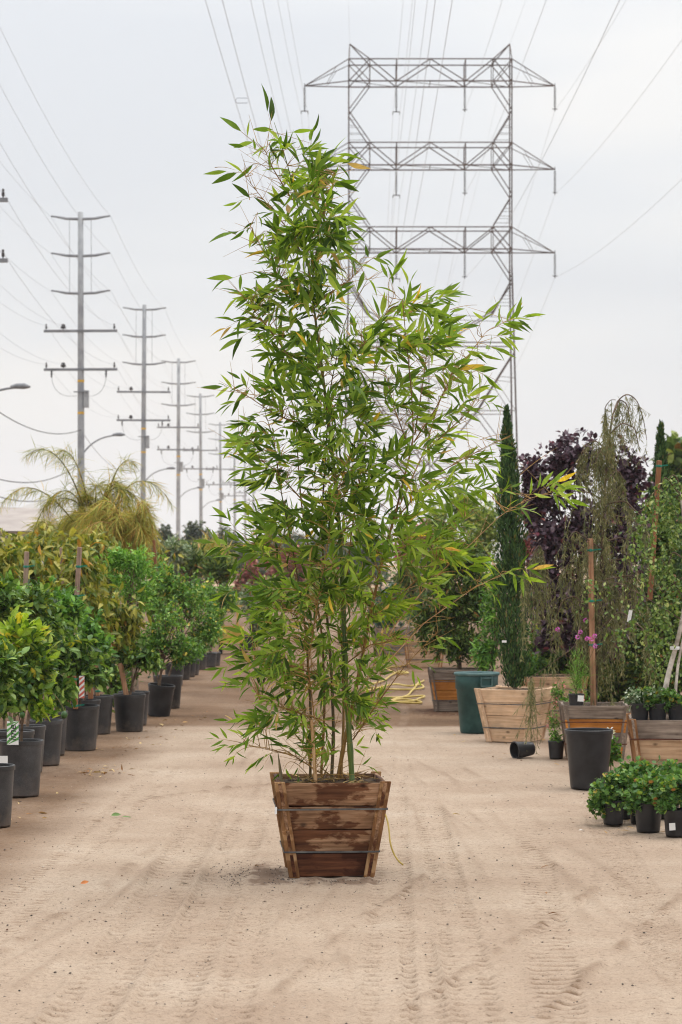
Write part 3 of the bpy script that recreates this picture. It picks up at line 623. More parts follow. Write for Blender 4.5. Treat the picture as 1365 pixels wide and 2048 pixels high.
# ------------------------------------------------------------------ steel pole line on the left
PVX = (623 - CXP) / F; D1P, SP = 123.0, 44.7; PM = D1P / F
x1 = (163 - CXP) / F * D1P
def pz(py): return HC + (HOR - py) * PM
def build_pole():
    t = thing('utility_pole', '', 'utility pole', (x1, D1P, 0))
    m = MB(); m.lathe([(.20, -0.1), (.19, 4), (.155, 14), (.135, pz(424)), (0.0, pz(424) + .01)], 14); m.build('shaft', M['pole'], t, True)
    for py in (436, 510, 585):
        z = pz(py); a = MB()
        a.tube([(-1.52, 0, z + .12), (-.75, 0, z - .02), (0, -.02, z - .05), (.75, 0, z - .02), (1.52, 0, z + .1)], [.025, .07, .075, .07, .025], 6)
        a.build('crossarm', M['arm'], t)
        for s in (-1, 1):
            q = MB()
            for k in range(7): q.lathe([(.015, -.05 - k * .0), (.045, 0), (.015, .05)], 6, (s * (.85 + k * .1), 0, z + .03 + k * .012))
            q.build('insulator', M['insul'], t)
    v = MB(); v.tube([(-.56, -.05, pz(440)), (-.56, -.05, pz(585))], .012, 4); v.tube([(.55, -.05, pz(440)), (.55, -.05, pz(585))], .012, 4); v.build('jumper_wire', M['arm'], t)
    for j, py in enumerate((662, 739)):
        z = pz(py); a = MB(); a.box((-1.87, -.17, z - .07), (1.87, -.05, z + .06)); a.build('crossarm', M['arm'], t)
        for xx, r in ((-1.75, .05), (-.88, .13), (1.72, .05)):
            q = MB(); q.lathe([(.02, .06), (.02, .1), (r, .13), (r * 1.05, .22), (r * .6, .27), (r * .9, .32), (.02, .36)], 9, (xx, -.11, z)); q.build('insulator', M['insul'], t)
        if j:
            for xx in (-1.48, 1.3):
                q = MB(); q.lathe([(.03, -.06), (.06, -.12), (.03, -.18), (.07, -.24), (.03, -.3), (.05, -.36), (.01, -.42)], 8, (xx, -.11, z)); q.build('arrester', M['insul'], t)
                q = MB(); q.tube(bez((xx, -.12, z - .42), (xx * .9, -.14, z - 1.5), (np.sign(xx) * .2, -.16, z - 1.35), 10), .012, 4); q.build('jumper_wire', M['arm'], t)
    for py in (762, 826): q = MB(); q.lathe([(.178, -.06), (.178, .06)], 14, (0, 0, pz(py))); q.build('marker_band', M['band'], t)
    q = MB(); q.box((.16, -.16, pz(815)), (.40, .14, pz(781))); q.box((.12, -.06, pz(805)), (.16, .06, pz(800))); q.build('switch_box', M['pole'], t)
    q = MB(); q.beam((-.35, -.17, pz(784)), (.35, -.17, pz(784)), .06); q.build('bracket', M['arm'], t)
    la = MB(); la.tube(bez((.15, 0, pz(905)), (.7, 0, pz(874)), (1.75, 0, pz(871)), 9), .04, 6); la.build('lamp_arm', M['arm'], t, True)
    lh = MB(); lh.tube([(1.6, 0, pz(870)), (1.8, 0, pz(869)), (2.05, 0, pz(869)), (2.25, 0, pz(870))], [.05, .09, .1, .03], 7); lh.build('lamp_head', M['arm'], t, True)
    return t
pole = build_pole()
names = ['grey steel utility pole cut off by the left edge, only its right arm ends showing', 'tallest fully visible grey steel utility pole, behind the palm', 'second fully visible utility pole, beside the orange palm fronds',
         'third fully visible utility pole, right of the palm', 'fourth visible utility pole with pale foot among the dry shrubs', 'fifth visible utility pole, just left of the bamboo leaves',
         'sixth utility pole, thin and close beside the bamboo', 'far thin utility pole half hidden by bamboo leaves', 'farthest tiny utility pole above the treeline']
PP = []
for k in range(-1, 8):
    d = D1P + SP * k; xw = x1 + PVX * (d - D1P); o = pole if k == 0 else copy_tree(pole)
    if k >= 4: d += (k - 3) * 9
    o.location = (xw + 0.0, d, 0); o.rotation_euler = (rng.normal(0, .004), rng.normal(0, .005), rng.normal(0, .03)); o['label'] = names[k + 1]; o['group'] = 'steel utility poles in a line'; PP.append((xw, d))
q = [c for c in bpy.data.objects if c.parent is not None and c.parent['label'] == names[0] and c.name.startswith('lamp')]
for c in q: c.location = (.35, 0, -0.75)
wires = [(-1.52, pz(434), 'left tips of the top arms'), (1.52, pz(434), 'right tips of the top arms'), (-1.52, pz(508), 'left tips of the second arms'), (1.52, pz(508), 'right tips of the second arms'),
         (-1.52, pz(583), 'left tips of the third arms'), (1.52, pz(583), 'right tips of the third arms'), (-1.75, pz(652), 'left ends of the upper square arms'), (-.88, pz(652), 'left middle of the upper square arms'), (1.72, pz(652), 'right ends of the upper square arms'),
         (-1.75, pz(729), 'left ends of the lower square arms'), (-.88, pz(729), 'left middle of the lower square arms'), (1.72, pz(729), 'right ends of the lower square arms')]
P_1 = (PP[0][0] - PVX * SP, PP[0][1] - SP)
for i, (dx, z, nm) in enumerate(wires):
    m = MB(); pts = [P_1] + PP
    for a, b in zip(pts, pts[1:]): m.tube(catenary((a[0] + dx, a[1], z), (b[0] + dx, b[1], z), 0.55 if i < 6 else .8, 12), .0065, 4, False)
    tag(m.build('power_wire', M['wire']), f'pale wire on the {nm} of the grey poles', 'wire', 'wires of the pole line')
for i, (ya, yb, nm, dx) in enumerate(((790, 860, 'upper', 0.2), (905, 925, 'middle', .1), (935, 968, 'lower', .1))):
    a, b = PP[0], PP[1]; m = MB(); m.tube(catenary((a[0], a[1] - .2, HC + (HOR - (HOR - (HOR - ya) * 1.0)) * a[1] / F + (0.8 if i == 0 else -.2)), (b[0], b[1] - .2, pz(yb)), .9, 20), .02, 5, False)
    m.tube(catenary((b[0], b[1] - .2, pz(yb)), (PP[2][0], PP[2][1], pz(yb) - .3), 1.0, 16), .014, 4, False)
    tag(m.build('service_cable', M['wire_dark']), f'{nm} of the dark sagging cables reaching the tallest pole from the left edge', 'cable', 'dark cables on the poles')

# ------------------------------------------------------------------ far trees, shed
def far_tree(px, ptop, d, wpx, label, mat='fartree', lumps=6, pbase=None):
    base = np.array([(px - CXP) / F * d, d, 0]); top = HC + (HOR - ptop) / F * d; w = wpx / F * d / 2
    crowns = [((rng.uniform(-.8, .8) * w, rng.normal(0, .4) * w, top * (.25 + .5 * rng.random())), (w * .42, w * .5, top * .25), 1) for _ in range(lumps)] + [((0, 0, top * .78), (w * .4, w * .5, top * .22), 1.0)]
    return shrub('background_tree', label, 'tree', base, crowns, 'ovate', M[mat], 700, 6, max(.12, .03 * top * 2), 'trees far down the lane', droop=.2, stem=.03 * top, n_br=12, shell=.35)
far_tree(388, 1036, 132, 90, 'grey-green background tree between the third and fourth poles')
far_tree(452, 1052, 150, 110, 'low grey-green background tree behind the fifth pole')
far_tree(330, 1046, 140, 80, 'grey background tree peeping past the orange palm fronds')
far_tree(540, 1058, 160, 120, 'dim background tree behind the left edge of the bamboo')
far_tree(640, 1064, 170, 130, 'dim background tree straight behind the bamboo culms')
far_tree(740, 1060, 150, 120, 'dim background tree behind the bronze bamboo culm')
far_tree(600, 1092, 90, 150, 'pinkish-grey low tree far behind the bamboo', 'redshrub')
far_tree(505, 1112, 80, 70, 'pinkish low shrub behind the left bamboo leaves', 'redshrub')
far_tree(420, 1062, 118, 130, 'wide dull green tree mass low behind the third and fourth poles', lumps=9)
far_tree(560, 1075, 125, 170, 'wide dull tree mass low behind the bamboo left side', lumps=9)
far_tree(700, 1078, 120, 170, 'wide dull tree mass low behind the bamboo right side', lumps=9)
far_tree(270, 1060, 125, 150, 'wide dull tree mass hidden mostly by the orange palm', lumps=9)
far_tree(1352, 842, 60, 95, 'olive-brown tree crown at the right edge behind everything', 'darkshrub', 8)
def shed():
    d = 62.0; a = pt(-120, 1120, d); t = thing('low_building', 'low white building with pale roof at the left edge behind the hedge', 'building', (a[0], d, 0))
    w = 2.25; m = MB(); m.box((-2, 0, 0), (w, 6, 2.55)); m.build('wall', M['wall_white'], t)
    m = MB(); m.hexa([(-2.3, -.3, 2.56), (w + .3, -.3, 2.56), (w + .3, 6.3, 2.56), (-2.3, 6.3, 2.56), (-2.3, 2.8, 3.35), (w + .15, 2.8, 3.2), (w + .15, 3.2, 3.2), (-2.3, 3.2, 3.35)]); m.build('roof', M['roof_grey'], t)
    for x in (-1.2, .3, 1.3):
        f = MB(); f.box((x - .32, -.03, 1.55), (x + .32, -.004, 2.25)); f = f.build('window', M['roof_grey'], t)
        g = MB(); g.box((x - .27, -.045, 1.6), (x + .27, -.033, 2.2)); g.build('pane', M['glass'], f)
shed()

# ------------------------------------------------------------------ planter boxes
_bx = {}
def planter(label, loc, rz, wt, wb, h, n=4, style='redwood', group='wooden planter boxes', strap='strap', straps=(0.72, 0.27), posts_in=1, tilt=0.0, boards=None):
    """square tapered box: boards on four sides, battens over the front and back edges, steel straps, soil"""
    t = thing('planter_box', label, 'planter box', loc, rz, group)
    if tilt: t.rotation_euler = (0, tilt, rz)
    bm, pm = {'redwood': ('redwood', 'redwood_post'), 'pale': ('pale_board', 'pale_post'), 'grey': ('grey_board', 'grey_post'), 'tan': ('tan_board', 'brown_post')}[style]
    th = 0.022; w = lambda z: wb + (wt - wb) * z / h
    edges = np.linspace(0.0, h, n + 1)
    for side in range(4):
        ex = 0.0 if side % 2 == 0 else 0.018
        for i in range(n):
            key = (wt, wb, h, n, i, side % 2, random.randint(0, 1)); z0, z1 = edges[i] + .002, edges[i + 1] - .003
            if key not in _bx:
                j = rng.normal(0, .0016, 8); a0, a1 = w(z0), w(z1); q = .0 if side % 2 == 0 else .024
                c = [(-a0 - q, -a0, z0), (a0 + q, -a0, z0), (a0 + q, -a0 + th, z0), (-a0 - q, -a0 + th, z0), (-a1 - q, -a1, z1), (a1 + q, -a1, z1), (a1 + q, -a1 + th, z1), (-a1 - q, -a1 + th, z1)]
                if side % 2 == 0: c = [(x + (th + .001) * (-np.sign(x)), y, z) for x, y, z in c]
                c = [(x, y, z + jj) for (x, y, z), jj in zip(c, j)]
                _bx[key] = chamfer(MB().hexa(c).mesh('board', None), .003)
            mname = (boards[i] if boards else bm)
            k2 = key + (mname,)
            if k2 not in _bx: me = _bx[key].copy(); me.materials.append(M[mname]); _bx[k2] = me
            o = link('board', _bx[k2], t); o.rotation_euler = (0, 0, side * math.pi / 2)
    bt, bwid = .022, .062
    for side in (0, 2):
        for s in (-1, 1):
            key = ('post', wt, wb, h, s, style)
            if key not in _bx:
                a0, a1 = wb, wt; zb, zt = -.004, h + .006
                x0 = lambda a: s * (a + .022); x1 = lambda a: s * (a + .022 - bwid)
                c = [(x0(a0), -a0 - bt, zb), (x1(a0), -a0 - bt, zb), (x1(a0), -a0 - .001, zb), (x0(a0), -a0 - .001, zb), (x0(a1), -a1 - bt, zt), (x1(a1), -a1 - bt, zt), (x1(a1), -a1 - .001, zt), (x0(a1), -a1 - .001, zt)]
                me = chamfer(MB().hexa(c).mesh('batten', None), .004); me.materials.append(M[pm]); _bx[key] = me
            o = link('batten', _bx[key], t); o.rotation_euler = (0, 0, side * math.pi / 2)
    for f in straps:
        z = f * h; a = w(z); o1, o2 = a + bt + .0025, a + .028; m = MB(); sh = .0048
        sag = .006
        for k, (p, q) in enumerate((((-o2, -o1), (o2, -o1)), ((o2, -o1), (o2, o1)), ((o2, o1), (-o2, o1)), ((-o2, o1), (-o2, -o1)))):
            m.beam((p[0], p[1], z), (q[0], q[1], z), .003, sh * 2)
        m.build('strap', M[strap], t)
    # soil
    k = 16; g = np.linspace(-1, 1, k); X, Y = np.meshgrid(g, g); zt = h - .035; a = w(zt) - th - .002
    Z = zt + rng.normal(0, .008, X.shape) + .02 * (1 - X ** 2) * (1 - Y ** 2); I = np.arange(k * k).reshape(k, k)
    link('soil', raw_mesh('soil', np.stack([X * a, Y * a, Z], -1).reshape(-1, 3), np.stack([I[:-1, :-1], I[:-1, 1:], I[1:, 1:], I[1:, :-1]], -1).reshape(-1, 4), [M['soil']], None, True, 4), t)
    m = MB(); m.box((-wb + .03, -wb + .03, .004), (wb - .03, wb - .03, .02)); m.build('base_board', M[bm], t)
    return t

BOX_H, BOX_D = .548, 14.06
bx0 = (658 - CXP) / F * 13.75
main_box = planter('wet-stained redwood planter box in the middle of the dirt lane, holding the tall bamboo', (bx0, BOX_D, 0.007), R(4.0), .312, .222, BOX_H, 4, 'redwood', boards=['redwood_dark', 'redwood', 'redwood', 'redwood'])
def straw_on(parent, a, z, n, name='mulch'):
    P = np.stack([rng.uniform(-a, a, n), rng.uniform(-a, a, n), z + rng.uniform(0, .02, n)], 1); D = unit(np.stack([rng.normal(size=n), rng.normal(size=n), rng.normal(0, .2, n)], 1))
    foliage(name, parent, 'needle', P, D, np.tile([0, 0, 1.0], (n, 1)) + rng.normal(0, .3, (n, 3)), rng.uniform(.04, .13, n), M['straw'])
straw_on(main_box, .205, BOX_H - .03, 320)
m = MB(); m.tube(bez((.282, -.28, .39), (.32, -.31, .36), (.325, -.33, .22), 8).tolist() + bez((.325, -.33, .22), (.34, -.34, .12), (.40, -.35, .08), 7).tolist()[1:], [.005] * 14, 6)
m.build('loose_strap_end', M['hose'], main_box, True)
m = MB(); m.box((-.329, -.33, .372), (-.317, -.302, .41)); m.build('strap_clip', M['tag_white'], main_box)

# ------------------------------------------------------------------ right side boxes
def gp(px, py): return ground_pt(px, py)
def box_at(cx_px, py, half):            # px of the front face centre at its foot, row of the foot
    p = gp(cx_px, py); return (p[0], p[1] + half, 0.004)
W1 = planter('pale pine planter box turned towards the lane, holding the narrow cypress', (1.75, 24.3, .004), R(-24), .30, .205, .53, 4, 'pale')
W0 = planter('planter box with amber boards below a grey top board, left of the green trash can', (1.44, 29.3, .004), R(-2), .37, .29, .50, 4, 'grey', boards=['grey_board', 'amber_board', 'amber_board', 'grey_board'])
W2 = planter('grey planter box with one amber board, behind the empty black pot', (2.32, 22.15, .004), R(-3), .30, .23, .50, 4, 'grey', strap='strap_rust', boards=['amber_board', 'grey_board', 'amber_board', 'grey_board'], straps=(.7, .3))
W3 = planter('weathered planter box at the right edge, behind the geranium pots', (2.78, 20.25, .004), R(-5), .36, .29, .50, 3, 'tan', strap='strap_rust', boards=['tan_board', 'tan_board', 'grey_board'], straps=(.68, .2))
W4 = planter('brown board planter box seen low behind the pale pine box', (2.35, 27.2, .004), R(3), .36, .28, .52, 4, 'tan')
W5 = planter('far grey planter box behind the yellow hose', (0.98, 46.5, .004), R(4), .36, .28, .52, 4, 'grey')
W6 = planter('far tan planter box just beyond the yellow hose, partly behind bamboo leaves', (1.42, 41.0, .004), R(-3), .34, .27, .52, 4, 'tan')

# ------------------------------------------------------------------ pots
_pm = {}
def pot(label, loc, rim=.43, h=.45, mat='pot', group='black nursery pots', tilt=(0, 0), empty=False, name='nursery_pot', soil=True, ratio=.80):
    t = thing(name, label, 'pot', loc, rng.uniform(0, 6.28), group)
    if tilt != (0, 0): t.rotation_euler = (tilt[0], tilt[1], 0)
    R0 = rim / 2; key = (round(rim, 3), round(h, 3), mat, ratio)
    if key not in _pm:
        rb = R0 * ratio; rt = R0 * .955; lip = min(.035, h * .09); b = MB(); n = 36
        prof = [(0, .012), (rb * .92, .012), (rb * .96, 0.0), (rb, .012)]
        for k in range(1, 6): f = k / 5; prof.append((rb + (rt - rb) * f, .012 + (h - lip - .012) * f))
        prof += [(rt - .004, h - lip), ((rt + rb) / 2 - .006, h * .5), (rb - .004, .03), (0, .025)]
        b.lathe(prof[:4], n); b.lathe(prof[3:9], n); b.lathe(prof[9:], n); body = b.mesh('body', M[mat], True)
        r = MB(); r.lathe([(rt - .001, h - lip), (R0 - .001, h - lip)], n); r.lathe([(R0 - .001, h - lip), (R0, h - lip * .5), (R0, h - .004)], n); r.lathe([(R0, h - .004), (R0 - .004, h), (R0 - .010, h), (R0 - .012, h - .006)], n); r.lathe([(R0 - .012, h - .006), (rt - .005, h - lip)], n); rimm = r.mesh('rim', M[mat], True)
        s = MB(); zz = h * (.86); rs = rt - .01; s.lathe([(rs, zz), (rs * .7, zz + .012), (rs * .35, zz + .005), (0.001, zz + .015)], 20)
        _pm[key] = (body, rimm, s.mesh('soil', M['soil'], True))
    body, rimm, sm = _pm[key]
    link('body', body, t); link('rim', rimm, t)
    if soil: link('soil', sm, t)
    return t
def ring_ties(parent, x, y, z, r, name='tie'):
    m = MB(); m.lathe([(r, -.012), (r + .003, 0), (r, .012)], 10, (x, y, z)); m.beam((x, y, z), (x + r * 3, y - .01, z + .01), .006, .012); m.build(name, M['tie'], parent)
def stake(label, base, top, w=.045, mat='stake', ties=(.97, .6), group='wooden tree stakes'):
    t = thing('wooden_stake', label, 'stake', base, 0, group); d = np.asarray(top) - np.asarray(base)
    chf = MB().beam((0, 0, 0), d, w).mesh('shaft', None); chamfer(chf, .006); chf.materials.append(M[mat]); link('shaft', chf, t)
    for f in ties: ring_ties(t, *(d * f), w * .62)
    return t

LP = [ # centre px, foot row, rim m, height m, tilt, label
 (-20, 1658, 0.31, 0.42, (0, 0), 'black nursery pot at the left edge, nearest to the viewer and cut off'),
 (38, 1596, 0.345, 0.43, (0, 0), 'black nursery pot standing under the green striped tag'),
 (22, 1570, 0.35, 0.43, (0, 0), 'nursery pot right behind the one with the green striped tag'),
 (50, 1548, 0.33, 0.4, (0, 0), 'nursery pot third deep behind the green striped tag'),
 (86, 1533, 0.33, 0.4, (0, 0), 'nursery pot left of the hanging lime fruit'),
 (98, 1513, 0.33, 0.41, (0, 0), 'pale dusty nursery pot behind the hanging lime fruit'),
 (157, 1503, 0.38, 0.43, (R(2), 0), 'wide nursery pot with the red striped tag, rim tipped towards the lane'),
 (166, 1478, 0.34, 0.39, (0, 0), 'nursery pot close behind the red striped tag pot'),
 (190, 1470, 0.365, 0.4, (0, 0), 'grey dusty nursery pot between the tagged pot and the leaning stake pot'),
 (257, 1465, 0.353, 0.395, (0, 0), 'nursery pot with a short leaning stake in it'),
 (266, 1452, 0.35, 0.37, (0, 0), 'nursery pot tucked behind the leaning stake pot'),
 (316, 1434, 0.32, 0.37, (R(3), R(6)), 'dark nursery pot leaning sideways under the round privet bush'),
 (335, 1418, 0.36, 0.4, (0, 0), 'nursery pot behind the sideways leaning pot'),
 (348, 1372, 0.3, 0.32, (0, 0), 'nursery pot beyond the privet bush, first of the small far group'),
 (364, 1360, 0.28, 0.28, (0, 0), 'nursery pot second in the small far group beyond the privet'),
 (376, 1355, 0.26, 0.26, (0, 0), 'nursery pot third in the small far group beyond the privet'),
 (384, 1351, 0.26, 0.25, (0, 0), 'nursery pot last in the small far group beyond the privet'),
 (420, 1335, 0.24, 0.24, (0, 0), 'far dusty nursery pot at the end of the left row'),
 (429, 1332, 0.23, 0.23, (0, 0), 'farthest nursery pot, half behind the end one of the left row'),
 (401, 1340, 0.22, 0.22, (0, 0), 'small far nursery pot just left of the end of the left row'),
]
LPOS = []
for (px, py, rim, h, tl, lab) in LP:
    p = gp(px, py); p[1] += rim * .4; LPOS.append(p)
    pot(lab, (p[0] * 1.0, p[1], 0.004), rim, h, 'pot_dark' if 'dark nursery' in lab else 'pot', 'black nursery pots of the left row', tl)

# ------------------------------------------------------------------ left row plants
def cr(base, px, py, rx, ry, w=1.0, dy=0.0, depth=None):
    d = base[1] + dy; c = pt(px, py, d) - np.asarray(base); k = d / F
    return (tuple(c), (rx * k, (depth if depth else rx) * k, ry * k), w)
def lplant(i, label, lumps, tpl, mat, n, k, size, z0=.36, **kw):
    b = np.array([LPOS[i][0], LPOS[i][1], 0.004]); kw.setdefault('group', 'potted trees and shrubs of the left row')
    return shrub(kw.pop('name', 'citrus_tree'), label, 'plant', b, [cr(b, *l) for l in lumps], tpl, M[mat], n, k, size, z0=z0, **kw)
lplant(0, 'dark green citrus bush cut off by the left edge', [(-22, 1385, 50, 70), (0, 1330, 40, 50)], 'citrus', 'citrus', 140, 6, .09, n_ind=40, stem=.012)
lime = lplant(1, 'lime tree with yellow-green new growth above the green striped tag', [(42, 1375, 48, 58), (70, 1330, 34, 50)], 'citrus', 'citrus', 190, 6, .09, n_ind=110, stem=.013)
b1 = np.array(lime.location)
P, D, N, S, _ = crown_pts([cr(b1, 45, 1272, 60, 42), cr(b1, 78, 1345, 26, 60, .7), cr(b1, 85, 1420, 20, 18, .25)], 95, 6, .10, -.35, .9, .55)
foliage('new_growth', lime, 'citrus', P, D, N, S, M['citrus_new'], 90)
for (px, py) in ((18, 1340), (28, 1372), (52, 1330), (20, 1392), (50, 1402), (45, 1430), (8, 1360), (60, 1375)):
    c = pt(px, py, b1[1] - .2) - b1; m = MB(); m.lathe([(.001, -.026), (.016, -.02), (.023, 0), (.017, .018), (.004, .027)], 10, c); m.build('lime_fruit', M['fruit'], lime, True)
lplant(2, 'dark citrus bush behind the lime tree, left', [(18, 1225, 48, 46), (0, 1190, 40, 40)], 'citrus', 'citrus', 150, 6, .08, n_ind=30)
lplant(3, 'dark glossy citrus bush behind the lime tree, right', [(72, 1205, 46, 45), (95, 1260, 36, 40)], 'citrus', 'citrus', 160, 6, .08, n_ind=40)
lplant(4, 'citrus bush beside the lime tree with a hanging fruit', [(112, 1320, 34, 60), (120, 1380, 22, 36)], 'citrus', 'citrus', 140, 6, .09, n_ind=50)
hb = np.array([LPOS[4][0], LPOS[4][1], .004]); fr = thing('hanging_lime', 'single green lime hanging low in front of the pale dusty pot', 'fruit', pt(129, 1430, 20.6))
m = MB(); m.lathe([(.001, -.034), (.022, -.026), (.03, 0), (.022, .022), (.004, .034)], 12); m.build('peel', M['fruit'], fr, True); m = MB(); m.tube(bez((0, 0, .034), (-.03, .02, .12), (-.12, .05, .2)), .004, 5); m.build('stalk', M['bark_green'], fr)
lplant(5, 'mid green citrus bush above the pale dusty pot', [(118, 1250, 42, 50), (140, 1215, 34, 40)], 'citrus', 'citrus_mid', 150, 6, .075, n_ind=30)
lplant(6, 'staked citrus tree with dark drooping leaves beside the red striped tag', [(165, 1335, 40, 28), (150, 1295, 42, 40), (178, 1350, 30, 16)], 'citrus', 'citrus', 130, 6, .10, n_ind=70, droop=.5)
lplant(7, 'mid green citrus bush behind the red striped tag', [(185, 1290, 44, 48), (165, 1250, 36, 38)], 'citrus', 'citrus_mid', 140, 6, .085, n_ind=20)
lplant(8, 'avocado tree with olive drooping leaves on the tall middle stake', [(175, 1190, 56, 74), (160, 1130, 50, 44), (205, 1250, 44, 44), (120, 1200, 40, 50)], 'avo', 'avocado', 170, 5, .125, n_ind=70, droop=.9, name='avocado_tree')
lplant(9, 'avocado tree with olive drooping leaves over the short leaning stake', [(240, 1262, 36, 46), (222, 1215, 36, 42), (262, 1230, 30, 50)], 'avo', 'avocado', 95, 5, .125, n_ind=60, droop=.9, name='avocado_tree')
lplant(10, 'bright green feathery bush, tallest in the middle of the left row', [(250, 1160, 56, 60), (275, 1125, 40, 34), (235, 1118, 34, 28), (285, 1190, 40, 60)], 'lance', 'fern', 330, 8, .065, name='feathery_shrub', droop=-.1)
privet = lplant(11, 'round privet bush with several stems in the sideways leaning pot', [(335, 1255, 52, 62), (300, 1290, 40, 48), (360, 1300, 34, 36)], 'small', 'round', 420, 7, .052, name='privet_bush', n_br=40)
lplant(12, 'round privet bush spreading furthest towards the lane', [(392, 1225, 52, 58), (360, 1185, 50, 42), (415, 1265, 34, 34), (330, 1160, 40, 36)], 'small', 'round', 480, 7, .052, name='privet_bush', n_br=40)
lplant(9, 'dark glossy citrus bush under the feathery bush', [(262, 1310, 40, 34), (300, 1320, 30, 30)], 'citrus', 'citrus', 110, 6, .08)
lplant(14, 'mid green shrub in the small far group beyond the privet', [(380, 1300, 32, 34)], 'small', 'citrus_mid', 160, 7, .06, z0=.25, name='potted_shrub')
lplant(17, 'green shrub in the end pot of the left row', [(420, 1270, 30, 34), (432, 1235, 24, 28)], 'small', 'round', 220, 7, .055, z0=.2, name='potted_shrub')
lplant(19, 'dark green shrub next to the end pot of the left row', [(402, 1285, 24, 30)], 'small', 'citrus', 140, 7, .055, z0=.2, name='potted_shrub')
# stems of the privet
bP = np.array([LPOS[11][0], LPOS[11][1], .004])
mm = privet
for e in ((300, 1290), (345, 1260)): m = MB(); m.tube(bez((0.02, 0, .3), (pt(316, 1360, bP[1]) - bP), pt(*e, bP[1]) - bP, 7), np.linspace(.013, .006, 7), 6); m.build('stem', M['bark'], mm, True)
# back rows: only their tops show
back = [(8, 1120, 25.5), (60, 1110, 26.5), (112, 1105, 27.5), (152, 1092, 28.5), (200, 1085, 30), (28, 1085, 30.5), (90, 1075, 31), (318, 1120, 36)]
lab_b = ['olive-leaved avocado tree at the left edge behind the dark citrus', 'olive-leaved avocado tree on the leftmost stake', 'olive-leaved avocado tree between the two tall stakes', 'olive-leaved avocado tree just left of the feathery bush',
         'olive avocado tree topping the row right under the palm', 'farther olive avocado tree near the low white building', 'farther olive avocado tree below the green palm fronds', 'brownish avocado tree between feathery bush and privet']
for (px, py, d), lb in zip(back, lab_b):
    b = np.array([(px - CXP) / F * d, d, 0.0]); k = F / d
    shrub('avocado_tree', lb, 'plant', b, [cr(b, px, py + 5, 46, 44), cr(b, px + 18, py + 55, 44, 46), cr(b, px - 20, py + 65, 42, 44), cr(b, px + 5, py + 110, 40, 40)], 'avo', M['avocado'], 150, 5, .13, 'back row avocado trees', droop=.9, z0=.0, n_ind=25)
for (px, py, d, mt, lb) in ((30, 1195, 23.5, 'citrus_mid', 'leafy citrus bush under the leftmost stake'), (95, 1205, 24, 'citrus_mid', 'pale green citrus bush between the two left stakes'), (185, 1150, 33, 'fern', 'bright green shrub tucked behind the tall middle stake'), (310, 1160, 34, 'round', 'small green bush between the feathery bush and the privet'), (60, 1250, 22.5, 'citrus', 'dark bush deep behind the lime tree new growth'), (215, 1330, 27, 'citrus', 'dark bush deep behind the red striped tag')):
    b = np.array([(px - CXP) / F * d, d, 0.0]); shrub('citrus_tree', lb, 'plant', b, [cr(b, px, py, 46, 44), cr(b, px + 20, py + 50, 44, 46)], 'citrus' if mt != 'round' else 'small', M[mt], 170, 6, .08, 'back row shrubs', z0=.1)

def pstake(label, bpx, bpy, tpx, tpy, d, w, mat, **kw): return stake(label, pt(bpx, bpy, d), pt(tpx, tpy, d), w, mat, **kw)
pstake('leftmost wooden stake with green tie, standing above the citrus', 49, 1240, 54, 1103, 24.0, .045, 'stake_grey', ties=(.78,))
pstake('tall middle wooden stake with green tie in the left row', 148, 1290, 160, 1094, 23.6, .045, 'stake_grey', ties=(.80, .5))
pstake('thin wooden stake between the two tall left stakes', 130, 1250, 122, 1095, 25.5, .028, 'stake_grey', ties=(.35,))
pstake('short leaning stake in the pot right of the tagged pots', 254, 1395, 241, 1326, 25.6, .05, 'stake', ties=())
pstake('front stake of the pair tied beside the red striped tag', 152, 1418, 148, 1352, 22.9, .045, 'stake_red', ties=(.9, .1))
pstake('rear stake of the pair tied beside the red striped tag', 138, 1412, 138, 1350, 23.1, .04, 'stake', ties=(.35,))
pstake('wooden stake right of the red striped tag', 196, 1392, 194, 1310, 25.2, .04, 'stake', ties=(.12, .55))
pstake('dark wooden stake behind the red striped tag', 182, 1398, 180, 1335, 24.6, .05, 'stake_red', ties=(.4,))
pstake('far brown stake with green tie between feathery bush and privet', 315, 1180, 308, 1080, 33, .04, 'stake_red', ties=(.45,))
# tags
def striped_tag(label, px, py, d, w, h, mat, text=None, rz=0.0):
    t = thing('plant_tag', label, 'tag', pt(px, py, d), rz, 'striped plant tags')
    m = MB(); m.box((-w / 2, 0, -h / 2), (w / 2, .002, h / 2)); m.build('card', M['tag_white'], t)
    n = 4
    for k in range(-1, n + 1):
        z = -h / 2 + (k + .1) * h / n * 1.0; s = MB(); hh = h / n * .5
        poly = [(-w / 2, z), (w / 2, z + w * .9), (w / 2, z + w * .9 + hh), (-w / 2, z + hh)]
        poly = [(x, min(max(v, -h / 2), h / 2)) for x, v in poly]
        if max(p[1] for p in poly) - min(p[1] for p in poly) < 1e-4: continue
        s.quads([(x, -.0015, v) for x, v in poly], [[0, 1, 2, 3]]); s.build('stripe', M[mat], t)
    if text:
        cu = bpy.data.curves.new('lettering', 'FONT'); cu.body = text; cu.size = w * .95; cu.align_x = 'CENTER'; cu.align_y = 'CENTER'; cu.shear = .25
        tmp = bpy.data.objects.new('tmp', cu); COL.objects.link(tmp); dg = bpy.context.evaluated_depsgraph_get(); me = bpy.data.meshes.new_from_object(tmp.evaluated_get(dg)); bpy.data.objects.remove(tmp)
        me.materials.clear(); me.materials.append(M['ink']); o = link('lettering', me, t); o.rotation_euler = (R(90), R(-90), 0); o.location = (.0, -.004, 0)
    return t
striped_tag('green and white striped plant tag with handwriting, hanging over the pot rim', 26, 1466, 18.35, .088, .18, 'tag_green', 'ime', R(4))
striped_tag('red and white striped plant tag beside the tied stakes', 164, 1374, 22.75, .05, .21, 'tag_red')
